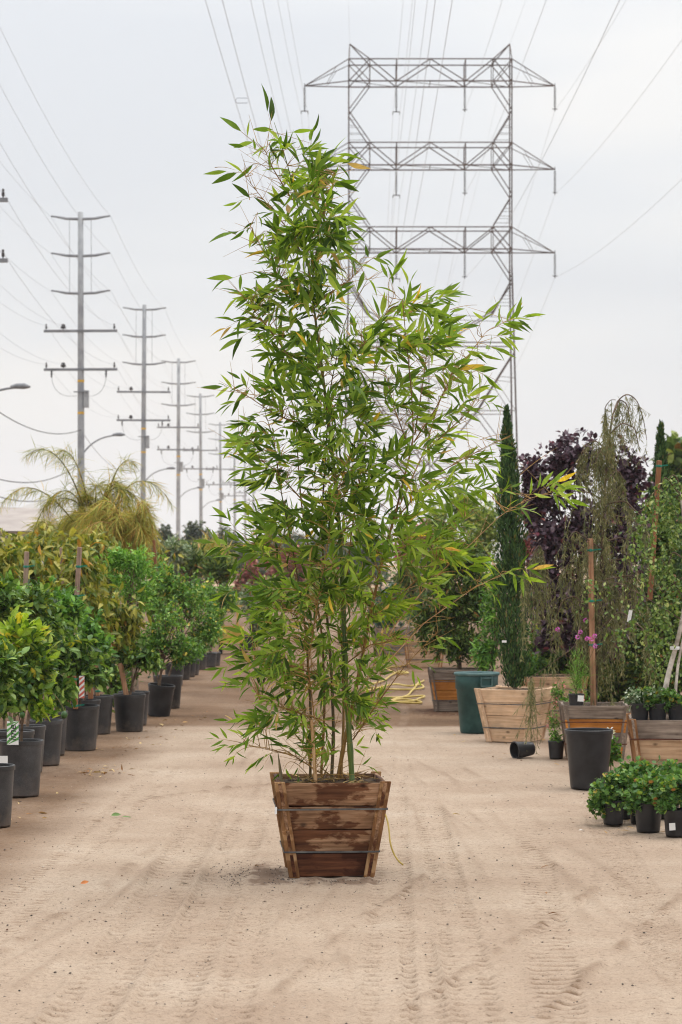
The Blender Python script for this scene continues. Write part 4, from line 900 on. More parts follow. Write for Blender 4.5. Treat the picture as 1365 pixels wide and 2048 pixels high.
tag(MB().box((-.04, 0, -.03), (.04, .003, .03)).build('pot_label', M['tag_white'], None, loc=pt(5, 1520, 17.9)), 'grey-white label clipped at the left edge pot', 'tag')
# palms
def palm(label, base_px, base_py, d, fronds, mat, leaf_px, trunk=True):
    b = np.array([(base_px - CXP) / F * d, d, 0.0]); t = thing('palm_tree', label, 'palm', b, 0, 'feather palms behind the left row')
    m = MB(); top = pt(base_px, base_py, d) - b; m.tube([(0, 0, 0), top * .5, top], [.11, .09, .07], 9); m.build('trunk', M['bark'], t, True)
    for fr in fronds:
        dy = rng.uniform(-.5, .5); pts = np.array([pt(x, y, d + dy * i / 3) - b for i, (x, y) in enumerate(fr)]); q = np.array([((1 - s) ** 3) * pts[0] + 3 * s * (1 - s) ** 2 * pts[1] + 3 * s * s * (1 - s) * pts[2] + s ** 3 * pts[3] for s in np.linspace(0, 1, 40)])
        r = MB(); r.tube(q[::3], np.linspace(.014, .003, len(q[::3])), 5); r = r.build('frond', M['bark_green'] if mat == 'palm' else M['twig'], t, True)
        tan = unit(np.gradient(q, axis=0)); P = []; D = []; S = []
        for s in range(7, 40):
            for side in (-1, 1):
                for _ in range(3):
                    side_v = np.cross(tan[s], [0, 0, 1.0]); nn = np.linalg.norm(side_v); side_v = side_v / nn if nn > .1 else rand_dirs(1)[0]
                    dv = tan[s] * .75 + side * side_v * .75 + np.array([0, 0, .15 - .8 * rng.random()]) + rng.normal(0, .45, 3)
                    P.append(q[s] + rng.normal(0, .006, 3)); D.append(dv); S.append(leaf_px * d / F * (.6 + .6 * rng.random()) * math.sin(math.pi * (s - 4) / 39) ** .5)
        foliage('leaflets', r, 'palm', P, D, np.array([0, 0, 1.0]) + rng.normal(0, .5, (len(P), 3)), S, M[mat])

def rand_fronds(n, bx, by, x0, x1, ytop):
    out = []
    for _ in range(n):
        tx = rng.uniform(x0, x1); reach = abs(tx - bx) / max(bx - x0, x1 - bx); ty = ytop + 60 * reach + rng.uniform(20, 110)
        out.append([(bx, by), (bx + (tx - bx) * .15, by - (by - ytop) * rng.uniform(.5, .8)), (bx + (tx - bx) * .6, ytop + rng.uniform(-35, 80)), (tx, ty + rng.uniform(-20, 30))])
    return out
palm('green feather palm with tall arching fronds behind the left row', 190, 1100, 34.0, [[(190, 1100), (160, 960), (110, 860), (52, 912)], [(195, 1100), (175, 980), (150, 880), (118, 905)], [(190, 1100), (120, 1000), (60, 930), (2, 1010)], [(200, 1100), (210, 990), (235, 900), (268, 925)],
     [(195, 1100), (215, 1000), (280, 900), (345, 1010)]] + rand_fronds(9, 190, 1100, 60, 320, 935) + rand_fronds(12, 190, 1105, 60, 320, 975) + rand_fronds(14, 190, 1115, 60, 330, 1020), 'palm', 40)
palm('drying orange-tan feather palm right of the green palm', 262, 1110, 33.0, rand_fronds(16, 258, 1115, 140, 345, 975) + rand_fronds(8, 262, 1125, 170, 345, 1035), 'palm_dry', 42)
palm('smaller yellow-green feather palm left of the tall palm', 110, 1120, 35.0, rand_fronds(20, 110, 1120, 20, 220, 1015), 'palm', 38)
# shrubs further down the left side
def bgshrub(label, px, py, d, lumps, tpl, mat, n, k, size, name='background_shrub', **kw):
    b = np.array([(px - CXP) / F * d, d, 0.0]); kw.setdefault('group', 'shrubs in the background'); kw.setdefault('stem', .03)
    return shrub(name, label, 'shrub', b, [cr(b, *l) for l in lumps], tpl, M[mat], n, k, size, **kw)
bgshrub('dark spiky green shrub right of the palms', 390, 1150, 52, [(385, 1128, 44, 34), (372, 1110, 24, 20)], 'lance', 'darkshrub', 260, 8, .16, droop=-.5, out=1.2, spread=.4)
bgshrub('second dark spiky shrub close to the bamboo left edge', 445, 1160, 50, [(440, 1140, 34, 28)], 'lance', 'darkshrub', 200, 8, .15, droop=-.5, out=1.2, spread=.4)
bgshrub('dry tan grassy shrub in front of the fourth pole', 425, 1110, 56, [(425, 1105, 36, 22), (400, 1112, 24, 18)], 'grass', 'palm_dry', 160, 9, .35, droop=.3, out=1.0, spread=.5)
bgshrub('pale grey-green spiky shrub under the third pole', 350, 1110, 50, [(352, 1100, 34, 24), (330, 1120, 30, 30)], 'lance', 'greyleaf', 170, 8, .14, out=1.1, spread=.5)
bgshrub('green shrubs filling the gap below the dark spiky shrubs', 420, 1200, 46, [(400, 1190, 50, 34), (450, 1200, 30, 34)], 'small', 'round', 330, 7, .085)
bgshrub('grey-green shrub by the yellow cart', 505, 1220, 52, [(500, 1200, 36, 44), (520, 1240, 30, 34)], 'small', 'greyleaf', 240, 7, .08)
bgshrub('dim green shrub seen through the lower left bamboo', 560, 1200, 70, [(560, 1180, 50, 46), (610, 1190, 40, 40)], 'small', 'lightshrub', 260, 7, .1)
bgshrub('dim green shrub seen through the middle of the bamboo', 660, 1180, 75, [(660, 1160, 50, 46), (710, 1180, 40, 40)], 'small', 'lightshrub', 260, 7, .1)

# yellow cart far left of the bamboo
cb = gp(463, 1308); t = thing('hand_cart', 'faded yellow hand cart with dark wheels beyond the left row, half behind bamboo leaves', 'cart', cb)
m = MB(); m.box((-.24, -.2, .22), (.24, .3, .26)); m.box((-.24, -.2, .26), (-.22, .3, .52)); m.box((.22, -.2, .26), (.24, .3, .52)); m.box((-.22, -.2, .26), (.22, -.18, .55)); m.build('tray', M['cart'], t)
m = MB(); m.beam((.12, -.1, .26), (.13, -.1, .95), .04); m.beam((.0, -.1, .93), (.22, -.1, .93), .03); m.build('handle', M['cart'], t)
for sx in (-.2, .2):
    m = MB(); m.tube([(sx - .03, 0, .12), (sx + .03, 0, .12)], .12, 14); w = m.build('wheel', M['pot_dark'], t); m = MB(); m.tube([(sx - .035, 0, .12), (sx + .035, 0, .12)], .05, 10); m.build('hub', M['cart'], w)
b = gp(515, 1288); pot('dark nursery pot right of the yellow cart', (b[0], b[1], .004), .35, .36, 'pot_dark'); b = gp(500, 1300); pot('second dark nursery pot beside the yellow cart', (b[0], b[1], .004), .28, .3, 'pot_dark')

# ------------------------------------------------------------------ right side things
# trash can
cb = gp(956, 1469); cb[1] += .2
t = thing('trash_can', 'round dark teal plastic trash can without lid beside the planter boxes', 'trash can', (cb[0], cb[1], .004))
m = MB(); m.lathe([(0, .02), (.165, .0), (.175, .02), (.213, .46), (.224, .465), (.226, .60), (.218, .615), (.21, .60), (.165, .04), (0, .035)], 40); m.build('body', M['can'], t, True)
m = MB(); m.lathe([(.226, .603), (.238, .606), (.243, .622), (.238, .636), (.224, .638), (.216, .62)], 40); m.build('rim', M['can_rim'], t, True)
for a in (-68, 112):
    m = MB(); c, s = math.cos(R(a)), math.sin(R(a)); tx, ty = -s, c
    for (u0, z0, u1, z1) in ((-.062, .50, .062, .50), (-.062, .60, -.062, .50), (.062, .60, .062, .50), (-.062, .585, .062, .585)):
        r = .243; m.beam((r * c + tx * u0, r * s + ty * u0, z0), (r * c + tx * u1, r * s + ty * u1, z1), .014, .014)
    m.build('handle', M['can_rim'], t)
    m = MB(); r = .232; m.beam((r * c - tx * .055, r * s - ty * .055, .543), (r * c + tx * .055, r * s + ty * .055, .543), .006, .075); m.build('handle_recess', M['can'], t)
# pots on the right
b = gp(1182, 1581); b[1] += .15; pot('large empty black nursery pot standing in front of the grey planter box', (b[0], b[1], .004), .385, .47, 'pot_dark', soil=False, ratio=.76)
b = gp(1078, 1516); o = pot('small black pot lying on its side at the foot of the pale box', (b[0] - .06, b[1] + .05, .085), .17, .19, 'pot_dark', soil=False, ratio=.75); o.rotation_euler = (R(94), 0, R(-62))
b = gp(1114, 1519); pot('small black pot with thin pink-flowered plant beside the grey planter box', (b[0], b[1] + .06, .004), .155, .165, 'pot_dark', 'small black pots on the right')
b_pink = np.array([b[0], b[1] + .06, .004])
shrub('flowering_plant', 'slender pink-flowered plant in the small pot between two planter boxes', 'plant', b_pink, [cr(b_pink, 1108, 1455, 15, 32), cr(b_pink, 1112, 1480, 14, 14)], 'lance', M['citrus_mid'], 60, 6, .045, z0=.14, stem=.004)
P, D, N, S, _ = crown_pts([cr(b_pink, 1103, 1445, 14, 24)], 14, 5, .02); foliage('flowers', bpy.data.objects['flowering_plant'], 'ovate', P, D, N, S, M['salmon'])

def W_top(w, h=.5): return np.array([w.location.x, w.location.y, h - .03])
# narrow cypress
def column(label, base, h, rfun, n, size, z0, drift=(0, 0), mat='cypress', group='columnar cypresses'):
    t = thing('cypress_tree', label, 'tree', base, 0, group)
    m = MB(); m.tube([(0, 0, 0), (drift[0] * .5, drift[1] * .5, h * .5), (drift[0], drift[1], h * .93)], [.022, .015, .004], 7); m.build('trunk', M['bark'], t, True)
    f = rng.random(n) ** .9; z = z0 + (h - z0) * f; a = rng.random(n) * 2 * math.pi; lump = (1 + .2 * np.sin(a * 3 + z * 9) + .2 * np.sin(a * 5 - z * 15 + 1)) * (1 + .25 * rng.normal(size=n) * (rng.random(n) < .3)); z = z + .10 * rng.random(n) ** 3
    r = np.array([rfun(v) for v in f]) * rng.random(n) ** .33 * lump
    P = np.stack([np.cos(a) * r + drift[0] * f, np.sin(a) * r + drift[1] * f, z], 1)
    D = np.stack([np.cos(a) * .35, np.sin(a) * .35, np.ones(n)], 1) + rng.normal(0, .22, (n, 3)); N = np.stack([np.cos(a), np.sin(a), np.full(n, .2)], 1) + rng.normal(0, .5, (n, 3))
    foliage('crown', t, 'lance', P, D, N, size * (.6 + .7 * rng.random(n)), M[mat])
    return t
w1t = W_top(W1, .53)
dz = w1t[1]
cyp = column('narrow dark green cypress rising out of the pale pine box', w1t, HC + (HOR - 832) / F * dz - w1t[2], lambda f: (.126 + .012 * math.sin(f * 7)) * min(1, f * 6 + .6) * (1 if f < .55 else max(.0, 1 - ((f - .55) / .45) ** 1.5)) + .004, 15000, .05, .03, ((1021 - 1038) / F * dz, 0))
cb2 = np.array([(1322 - CXP) / F * 31, 31, 0.]); column('broader dark cypress behind the weeping tree at the right', cb2, HC + (HOR - 862) / F * 31, lambda f: .34 * (1 if f < .4 else max(.0, 1 - ((f - .4) / .6) ** .75)) + .006, 12000, .07, .2, (0, 0))
# dark evergreen in the amber board box
w0t = W_top(W0, .5)
shrub('evergreen_shrub', 'big dark evergreen shrub in the amber board planter box', 'shrub', w0t, [cr(w0t, *l) for l in ((900, 1200, 72, 100, 1.5), (915, 1285, 70, 48, 1), (860, 1250, 42, 60, .7), (955, 1190, 42, 80, .8), (880, 1130, 50, 50, .7), (930, 1110, 46, 50, .6))], 'lance', M['darkshrub'], 1500, 7, .085, 'shrubs in planter boxes', stem=.03)
b = np.array([(985 - CXP) / F * 27.5, 27.5, 0]); shrub('evergreen_shrub', 'lighter green leafy shrub just left of the narrow cypress', 'shrub', b, [cr(b, 985, 1250, 28, 80), cr(b, 970, 1310, 30, 40), cr(b, 995, 1160, 24, 50), cr(b, 1050, 1330, 40, 40)], 'lance', M['citrus_mid'], 420, 7, .08, 'background shrubs on the right')
w6t = W_top(W6, .52); shrub('evergreen_shrub', 'dark shrub in the far tan planter box', 'shrub', w6t, [cr(w6t, *l) for l in ((835, 1200, 45, 70), (815, 1150, 40, 40))], 'lance', M['darkshrub'], 300, 7, .10, 'shrubs in planter boxes')
w5t = W_top(W5, .52); shrub('evergreen_shrub', 'blue-green shrub in the far grey planter box', 'shrub', w5t, [cr(w5t, *l) for l in ((790, 1205, 42, 60), (765, 1230, 30, 40))], 'small', M['blueshrub'], 300, 7, .09, 'shrubs in planter boxes')
bgshrub('light green tree behind the bamboo right side', 890, 1060, 52, [(880, 1040, 60, 50), (930, 1010, 40, 40), (860, 1090, 50, 40), (960, 1050, 40, 50)], 'ovate', 'lightshrub', 700, 7, .085)
bgshrub('reddish shrub seen through the right bamboo shoots', 845, 1090, 48, [(840, 1080, 34, 40), (810, 1110, 30, 30)], 'ovate', 'redshrub', 200, 7, .09)
bgshrub('pale green bush left of the cypress tip', 975, 1080, 46, [(975, 1060, 34, 60), (950, 1110, 40, 50)], 'ovate', 'lightshrub', 420, 7, .08)
bgshrub('reddish bush right behind the narrow cypress', 1065, 1100, 36, [(1068, 1030, 26, 40), (1055, 1100, 26, 40)], 'ovate', 'redshrub', 170, 7, .07)
bgshrub('bright lime bush behind the weeping tree', 1262, 1050, 33, [(1262, 985, 26, 30), (1255, 1010, 24, 24)], 'small', 'limeshrub', 200, 7, .07)
bgshrub('dark hedge shrub at the foot of the purple tree', 1110, 1330, 29, [(1100, 1290, 60, 66), (1150, 1300, 60, 60), (1085, 1340, 60, 50), (1150, 1360, 60, 46)], 'small', 'citrus', 1100, 7, .065)
bgshrub('dark hedge shrub behind the flowering pot', 1220, 1330, 28.5, [(1210, 1290, 72, 80), (1265, 1280, 60, 90), (1200, 1370, 72, 46), (1265, 1370, 60, 46), (1230, 1180, 60, 60)], 'small', 'darkshrub', 1500, 7, .065)
bgshrub('dark hedge shrub at the right edge behind the birch', 1335, 1300, 28, [(1330, 1220, 60, 110), (1350, 1340, 60, 70), (1310, 1080, 54, 80), (1300, 1350, 60, 70)], 'small', 'darkshrub', 1500, 7, .065)
for (px, d, lb) in ((1085, 29, 'black nursery pot in the shade under the purple tree, left'), (1120, 29, 'black nursery pot in the shade under the purple tree, right')):
    b = np.array([(px - CXP) / F * d, d - .5, .004]); pot(lb, b, .36, .4, 'pot_dark', 'shaded pots under the purple tree')
# purple plum
pb = np.array([(1150 - CXP) / F * 27.3, 27.3, 0.0])
shrub('purple_leaf_tree', 'purple-leaved plum tree behind the weeping tree', 'tree', pb, [cr(pb, *l) for l in ((1085, 990, 48, 50, .7), (1110, 1080, 66, 76, 1.7), (1150, 945, 52, 50, .5), (1185, 905, 58, 40, .28), (1235, 930, 46, 50, .45), (1245, 1000, 46, 60, .8), (1095, 1180, 56, 76, 1.7), (1175, 1060, 76, 80, 1.9), (1118, 915, 44, 34, .35), (1245, 1090, 60, 76, 1.3), (1150, 1200, 74, 76, 1.9), (1065, 940, 30, 40, .5), (1225, 1200, 64, 76, 1.6), (1060, 1010, 30, 44, .5), (1268, 950, 24, 50, .5), (1140, 895, 56, 40, .25), (1120, 1270, 60, 50, 1), (1200, 1275, 60, 50, 1))], 'ovate', M['purple'], 2100, 7, .072, droop=.35, stem=.03, n_br=60, n_ind=0, shell=.4)
# weeping tree
w2t = W_top(W2, .5); wt_d = w2t[1]
weep = thing('weeping_tree', 'weeping tree with hanging olive strands and arching tip above the grey planter box', 'tree', w2t)
def wp(px, py, dy=0.0): return pt(px, py, wt_d + dy) - w2t
def poly(pts, n=28):
    P = np.array(pts); s = np.concatenate([[0], np.cumsum(np.linalg.norm(np.diff(P, axis=0), axis=1))]); q = np.linspace(0, s[-1], n); P = np.stack([np.interp(q, s, P[:, k]) for k in range(3)], 1)
    for _ in range(2): P[1:-1] = (P[:-2] + 2 * P[1:-1] + P[2:]) / 4
    return P
trunk = poly([wp(1190, 1420), wp(1194, 1300), wp(1202, 1180), wp(1206, 1060), wp(1212, 950), wp(1216, 890), wp(1226, 830)])
m = MB(); m.tube(trunk, np.linspace(.022, .008, 28), 8); m.build('trunk', M['bark'], weep, True)
wb = [[(1226, 830), (1236, 800), (1255, 785), (1275, 800), (1288, 840), (1294, 880)], [(1214, 850), (1210, 815), (1222, 798), (1232, 800)], [(1226, 830), (1240, 798), (1255, 808), (1262, 850)], [(1218, 870), (1245, 845), (1270, 855), (1280, 900)],
      [(1206, 1000), (1180, 985), (1150, 982), (1130, 990)], [(1205, 1060), (1180, 1080), (1150, 1110), (1120, 1150), (1100, 1165)], [(1100, 1165), (1090, 1120), (1080, 1085), (1062, 1120), (1045, 1150)], [(1200, 1085), (1240, 1075), (1262, 1080)], [(1208, 1010), (1225, 1030), (1250, 1035), (1290, 1018)],
      [(1204, 1120), (1230, 1120), (1265, 1115), (1280, 1150)], [(1190, 1270), (1165, 1230), (1155, 1290), (1100, 1330), (1066, 1352)], [(1195, 1240), (1150, 1190), (1125, 1200), (1105, 1260)], [(1200, 1180), (1230, 1170), (1255, 1200)], [(1215, 900), (1190, 880), (1170, 890), (1155, 930)], [(1214, 960), (1235, 940), (1250, 960)], [(1200, 1140), (1170, 1130), (1150, 1170)], [(1216, 920), (1200, 900), (1190, 930)], [(1066, 1352), (1060, 1358), (1068, 1370)], [(1197, 1300), (1225, 1260), (1260, 1290)], [(1200, 1160), (1265, 1150), (1320, 1190), (1340, 1230)], [(1208, 1010), (1250, 1000), (1290, 1040), (1300, 1100)], [(1202, 1180), (1260, 1160), (1300, 1220)], [(1198, 1260), (1240, 1220), (1290, 1260), (1300, 1320)], [(1206, 1100), (1150, 1060), (1120, 1100)]]
SP_, SD_, SS_ = [], [], []; strands = MB()
dens = [14, 16, 14, 14, 7, 26, 30, 8, 5, 14, 8, 16, 12, 22, 16, 14, 18, 12, 14, 12, 20, 20, 20, 16]; llen = [.34, .42, .3, .34, .7, .5, .75, .3, .12, .5, .3, .7, .6, .5, .5, .6, .6, .62, .5, .35, .4, .5, .4, .5]
for bi, br in enumerate(wb):
    dyb = rng.normal(0, .12); q = poly([wp(x, y, dyb * (i > 0)) for i, (x, y) in enumerate(br)], 24); m = MB(); m.tube(q, np.linspace(.008, .0028, 24), 5); m.build('branch', M['bark'], weep, True)
    for _ in range(int(dens[bi] * 1.15)):
        s = q[rng.integers(3, 24)]; L = llen[bi] * (.4 + .7 * rng.random()); cv = bez(s, s + rng.normal(0, .03, 3) + [0, 0, -.3 * L], s + rng.normal(0, .06, 3) * [1, 1, 0] + [0, 0, -L], 8); strands.tube(cv, .0018, 3, False)
        k = int(L * 75) + 6; ii = rng.random(k) * 6.99; i0 = ii.astype(int); pp = cv[i0] + (cv[i0 + 1] - cv[i0]) * (ii - i0)[:, None]
        SP_.append(pp); SD_.append(np.array([0, 0, -1.0]) + rng.normal(0, .45, (k, 3))); SS_.append(rng.uniform(.03, .07, k))
for _ in range(120):                                   # strands along the trunk
    f = rng.random(); s = trunk[int(4 + f * 23)] + rng.normal(0, .05, 3) * [1.3 - f * .6, 1, 1]; L = .25 + .4 * rng.random(); cv = bez(s, s + rng.normal(0, .04, 3), s + rng.normal(0, .08, 3) * [1, 1, 0] + [0, 0, -L], 8)
    k = int(L * 70) + 6; ii = rng.random(k) * 6.99; i0 = ii.astype(int); SP_.append(cv[i0] + (cv[i0 + 1] - cv[i0]) * (ii - i0)[:, None]); SD_.append(np.array([0, 0, -1.0]) + rng.normal(0, .45, (k, 3))); SS_.append(rng.uniform(.03, .07, k))
strands.build('strands', M['weep'], weep, kind='stuff')
P = np.concatenate(SP_); foliage('crown', weep, 'needle', P, np.concatenate(SD_), rand_dirs(len(P)), np.concatenate(SS_), M['weep'])
stake('brown wooden stake with green ties supporting the weeping tree', wp(1187, 1415, -.08) + w2t, wp(1181, 1077, -.08) + w2t, .05, 'stake', (.93, .63, .37))
stake('reddish wooden stake standing behind the birch leaves', pt(1300, 1200, 22.5), pt(1319, 921, 22.5), .045, 'stake_red', (.96,))
# white stemmed birch
w3t = W_top(W3, .5); bd = w3t[1]
bir = thing('birch_tree', 'slim white-barked birch with small green leaves at the right edge', 'tree', w3t)
def bp(px, py, dy=0.0): return pt(px, py, bd + dy) - w3t
for k, pl in enumerate(([(1326, 1408), (1338, 1340), (1356, 1285), (1372, 1200), (1372, 1080), (1360, 980)], [(1350, 1400), (1356, 1330), (1368, 1270), (1385, 1180)])):
    q = poly([bp(x, y) for x, y in pl], 20); m = MB(); m.tube(q, np.linspace(.024 if k == 0 else .013, .008, 20), 8); m.build('trunk', M['bark_white'], bir, True)
bbr = [[(1368, 1200), (1320, 1110), (1290, 1150), (1275, 1230)], [(1366, 1050), (1320, 970), (1290, 1010), (1278, 1090)], [(1368, 1000), (1330, 950), (1310, 1000), (1305, 1090)], [(1360, 1300), (1320, 1275), (1270, 1255), (1215, 1262)], [(1365, 1240), (1300, 1200), (1240, 1165), (1165, 1160)], [(1372, 1150), (1330, 1180), (1310, 1260), (1312, 1340)], [(1370, 1000), (1350, 945), (1335, 960), (1335, 1060)], [(1370, 1120), (1345, 1100), (1325, 1180), (1330, 1260)], [(1370, 980), (1300, 1040), (1270, 1060), (1262, 1120)], [(1366, 1290), (1340, 1300), (1320, 1340), (1318, 1390)]]
P, D, S = [], [], []
for br in bbr:
    dyb = rng.normal(0, .15); q = poly([bp(x, y, dyb * (i > 0)) for i, (x, y) in enumerate(br)], 26); m = MB(); m.tube(q, np.linspace(.006, .0015, 26), 5); m.build('branch', M['bark'], bir, True)
    for _ in range(26):
        s = q[rng.integers(4, 26)]; e = s + rng.normal(0, .07, 3) + [0, 0, -.06 - .22 * rng.random()]; tw_ = bez(s, (s + e) / 2 + [0, 0, .04], e, 6)
        for u in range(6): P.append(tw_[u] + rng.normal(0, .008, 3)); D.append(np.array([0, 0, -.7]) + rng.normal(0, .6, 3)); S.append(rng.uniform(.026, .046))
n_top = 900; cc = crown_pts([(tuple(bp(1345, 1050)), (.14, .2, .33), 1), (tuple(bp(1320, 1120)), (.15, .2, .28), 1), (tuple(bp(1350, 1200)), (.1, .2, .3), .8), (tuple(bp(1350, 980)), (.1, .15, .15), .5)], 70, 6, .036, .5)
P = np.concatenate([np.array(P), cc[0]]); D = np.concatenate([np.array(D), cc[1]]); S = np.concatenate([np.array(S), cc[3]])
foliage('crown', bir, 'ovate', P, D, np.array([0, -.5, .6]) + rng.normal(0, .5, P.shape), S, M['birch'], 120)
m = MB(); c = bp(1350, 1296); m.lathe([(.04, -.014), (.042, 0), (.04, .014)], 14, c); m.build('trunk_tie', M['tag_white'], bir)
for (px, py, d, w, h, lb, rz_) in ((1009, 1283, 23.9, .045, .022, 'small white label on the narrow cypress', 0), (1260, 1232, 20.2, .03, .10, 'hanging white label among the birch leaves', .3), (1162, 1397, 21.75, .055, .055, 'square white label on the small pot on the grey box', .1)):
    o = MB().box((-w / 2, 0, -h / 2), (w / 2, .003, h / 2)).build('plant_tag', M['tag_white'], None, loc=pt(px, py, d), rz=rz_); o.rotation_euler = (0, rz_ * .6, 0); tag(o, lb, 'tag', 'white plant labels')
# pot with magenta flowers on the grey box
gb = np.array([(1153 - CXP) / F * 21.95, 21.95, .462]); pot('small black pot on top of the grey planter box, with tall grassy plant', gb, .148, .145, 'pot_dark', 'small black pots on the right')
gt = shrub('globe_amaranth', 'wispy plant with magenta ball flowers in the pot on the grey box', 'plant', gb, [cr(gb, 1155, 1362, 19, 24), cr(gb, 1158, 1330, 16, 30, .6)], 'grass', M['fern'], 70, 7, .09, z0=.12, stem=.004, droop=-.6, out=1.0, spread=.4)
for k, (px, py) in enumerate(((1116, 1259), (1161, 1264), (1156, 1274), (1175, 1277), (1190, 1272), (1184, 1278), (1172, 1241), (1191, 1292))):
    e = pt(px, py, 21.9) - gb; m = MB(); m.tube(bez((0, 0, .14), (e[0] * .4, 0, e[2] * .6), e, 7), .0022, 4); st = m.build('stem', M['bark_green'], gt)
    n = 40; dd = rand_dirs(n); foliage('flower', gt, 'ovate', e + dd * .012, dd, rand_dirs(n), np.full(n, .013), M['pink'], kind=None)
# pots of grey-leaved perennials on the right box
for k, (px, lb, mt) in enumerate(((1272, 'left', 'greyleaf'), (1307, 'middle', 'citrus_mid'), (1345, 'right', 'citrus_mid'))):
    b = np.array([(px + 8 - CXP) / F * 20.15, 20.15 - .02 * k, .468]); pot(f'black pot on the right edge planter box, {lb} of three', b, .165, .16, 'pot_dark', 'small black pots on the right')
    o = shrub('leafy_perennial', f'low leafy perennial in the {lb} pot on the right edge planter box', 'plant', b, [cr(b, px + 4, 1404, 30, 20), cr(b, px - 10, 1390, 24, 16, .5)], 'lobed' if k else 'ovate', M['geranium' if k else 'greyleaf'], 75, 6, .034, 'perennials on the right box', z0=.14, stem=.005)
    if k < 2: P, D, N, S, _ = crown_pts([cr(b, px, 1385, 26, 14)], 26, 5, .03); foliage('pale_leaves', o, 'ovate', P, D, N, S, M['greyleaf'])
for (px, py, d, lb, lumps) in ((1180, 1400, 24.2, 'low salmon flowers behind the grey planter box', ((1150, 1400, 50, 24), (1120, 1390, 24, 34))), (1222, 1500, 20.6, 'white-flowered plant between the black pot and the right box', ((1222, 1500, 20, 36),))):
    b = np.array([(px - CXP) / F * d, d, 0.]); o = shrub('flowering_plant', lb, 'plant', b, [cr(b, *l) for l in lumps], 'small', M['citrus_mid'], 90, 6, .04, stem=.005)
    P, D, N, S, _ = crown_pts([cr(b, *l) for l in (lumps if px == 1180 else ((1215, 1463, 18, 4),))], 26, 6, .03, shell=.2); foliage('flowers', o, 'ovate', P, D, N, S, M['salmon' if px == 1180 else 'whitefl'])
# geraniums
ger = [(1229, 1652, .165, 'leftmost geranium pot at the front right corner', 'leftmost geranium with yellowing trailing leaves'), (1254, 1640, .165, 'geranium pot hidden second in the front right group', 'geranium second from left in the front right group'),
       (1300, 1667, .195, 'middle geranium pot at the front, widest of the group', 'middle geranium spilling over the widest pot'), (1284, 1650, .17, 'geranium pot squeezed behind the widest one', 'geranium rising behind the widest pot'),
       (1356, 1676, .175, 'geranium pot with a white price label at the right edge', 'rightmost geranium above the white price label'), (1340, 1640, .17, 'rear geranium pot at the right edge', 'rear geranium against the weathered box')]
for k, (px, py, rim, pl, gl) in enumerate(ger):
    b = gp(px, py); b[1] += rim * .4; b[2] = .004; pot(pl, b, rim, rim * 1.02, 'pot_dark', 'geranium pots')
    yy = 1585 if k in (0, 2, 4) else 1568
    shrub('geranium', gl, 'plant', b, [cr(b, px - 4, yy + (6 if k == 0 else 0), 52, 38, 1), cr(b, px + 14, yy - 26, 32, 22, .5), cr(b, px - 24, yy + 20, 32, 30, .6)], 'lobed', M['geranium'], 230, 5, .036, 'geraniums at the front right', z0=rim * .9, stem=.005, n_ind=60, spread=.9)
    if k == 4: o = MB().box((-.02, 0, -.024), (.02, .002, .024)).build('price_label', M['tag_white'], None, loc=(b[0] - .037, b[1] - rim * .46, .075)); o.rotation_euler = (R(6), R(-4), 0); tag(o, 'white price label stuck on the rightmost geranium pot', 'label')
# garden hose
def hose():
    d0 = 31.2; pts = []
    def g2(px, py): return ground_pt(px, py)
    path = [(700, 1392), (735, 1385), (765, 1378), (790, 1372), (820, 1378), (845, 1372), (850, 1382), (820, 1384), (770, 1381), (730, 1377), (722, 1374), (745, 1372), (768, 1366), (782, 1354), (800, 1345), (820, 1348), (822, 1351), (790, 1350), (765, 1338), (800, 1335), (815, 1334)]
    p2 = [(740, 1399), (780, 1400), (812, 1399), (830, 1396), (850, 1395), (852, 1398), (825, 1408), (800, 1410), (780, 1407), (800, 1402), (830, 1404), (850, 1408), (840, 1411), (800, 1411), (776, 1408), (790, 1403), (815, 1396), (825, 1385), (838, 1370), (848, 1364)]
    m = MB()
    for p in (path, p2):
        q = poly([g2(*v) + [0, 0, .022] for v in p], 160)
        for _ in range(14): q[1:-1] = (q[:-2] + 2 * q[1:-1] + q[2:]) / 4
        q = q.copy(); q[:, 2] = .02 + .02 * vnoise(np.arange(160) * .15, np.zeros(160), 5); m.tube(q, .014, 7)
    o = m.build('garden_hose', M['hose'], None, True); tag(o, 'yellow garden hose lying in loose coils on the earth left of the amber box', 'hose')
hose()

# ------------------------------------------------------------------ the bamboo
BZ = BOX_H - .03; BASE = np.array([bx0, BOX_D, BZ])
bam = thing('bamboo_plant', 'tall leafy bamboo with one green and several bronze culms in the redwood box', 'bamboo', BASE)
def B(px, py, dy=0.0): return pt(px, py, BOX_D + dy) - BASE
lines = []          # polylines a twig may grow from: (points, radius)
def culm(pts, r0, r1, mat, dys=(0, 0), nodes=9, name='culm'):
    n = len(pts); q = poly([B(x, y, dys[0] + (dys[1] - dys[0]) * i / (n - 1)) for i, (x, y) in enumerate(pts)], 60); q[0] = B(*pts[0], dys[0]) ; rad = np.linspace(r0, r1, 60)
    if nodes:
        for k in range(1, nodes): i = int(60 * k / nodes); rad[i] *= 1.22
    m = MB(); m.tube(q, rad, 9); m.build(name, M[mat], bam, True); lines.append(q); return q
culm([(705, 1570), (700, 1480), (694, 1400), (690, 1300), (687, 1200), (682, 1090), (673, 980), (662, 880), (650, 780), (637, 680), (622, 570), (608, 470), (592, 390), (570, 310), (549, 245)], .0165, .0016, 'green_culm', (-.05, .02), 16)
culm([(674, 1570), (690, 1480), (708, 1400), (724, 1320), (741, 1230), (766, 1115), (792, 1025), (815, 930), (828, 880), (824, 790), (814, 690), (805, 600)], .0125, .0016, 'brown_culm', (.0, -.1), 13)
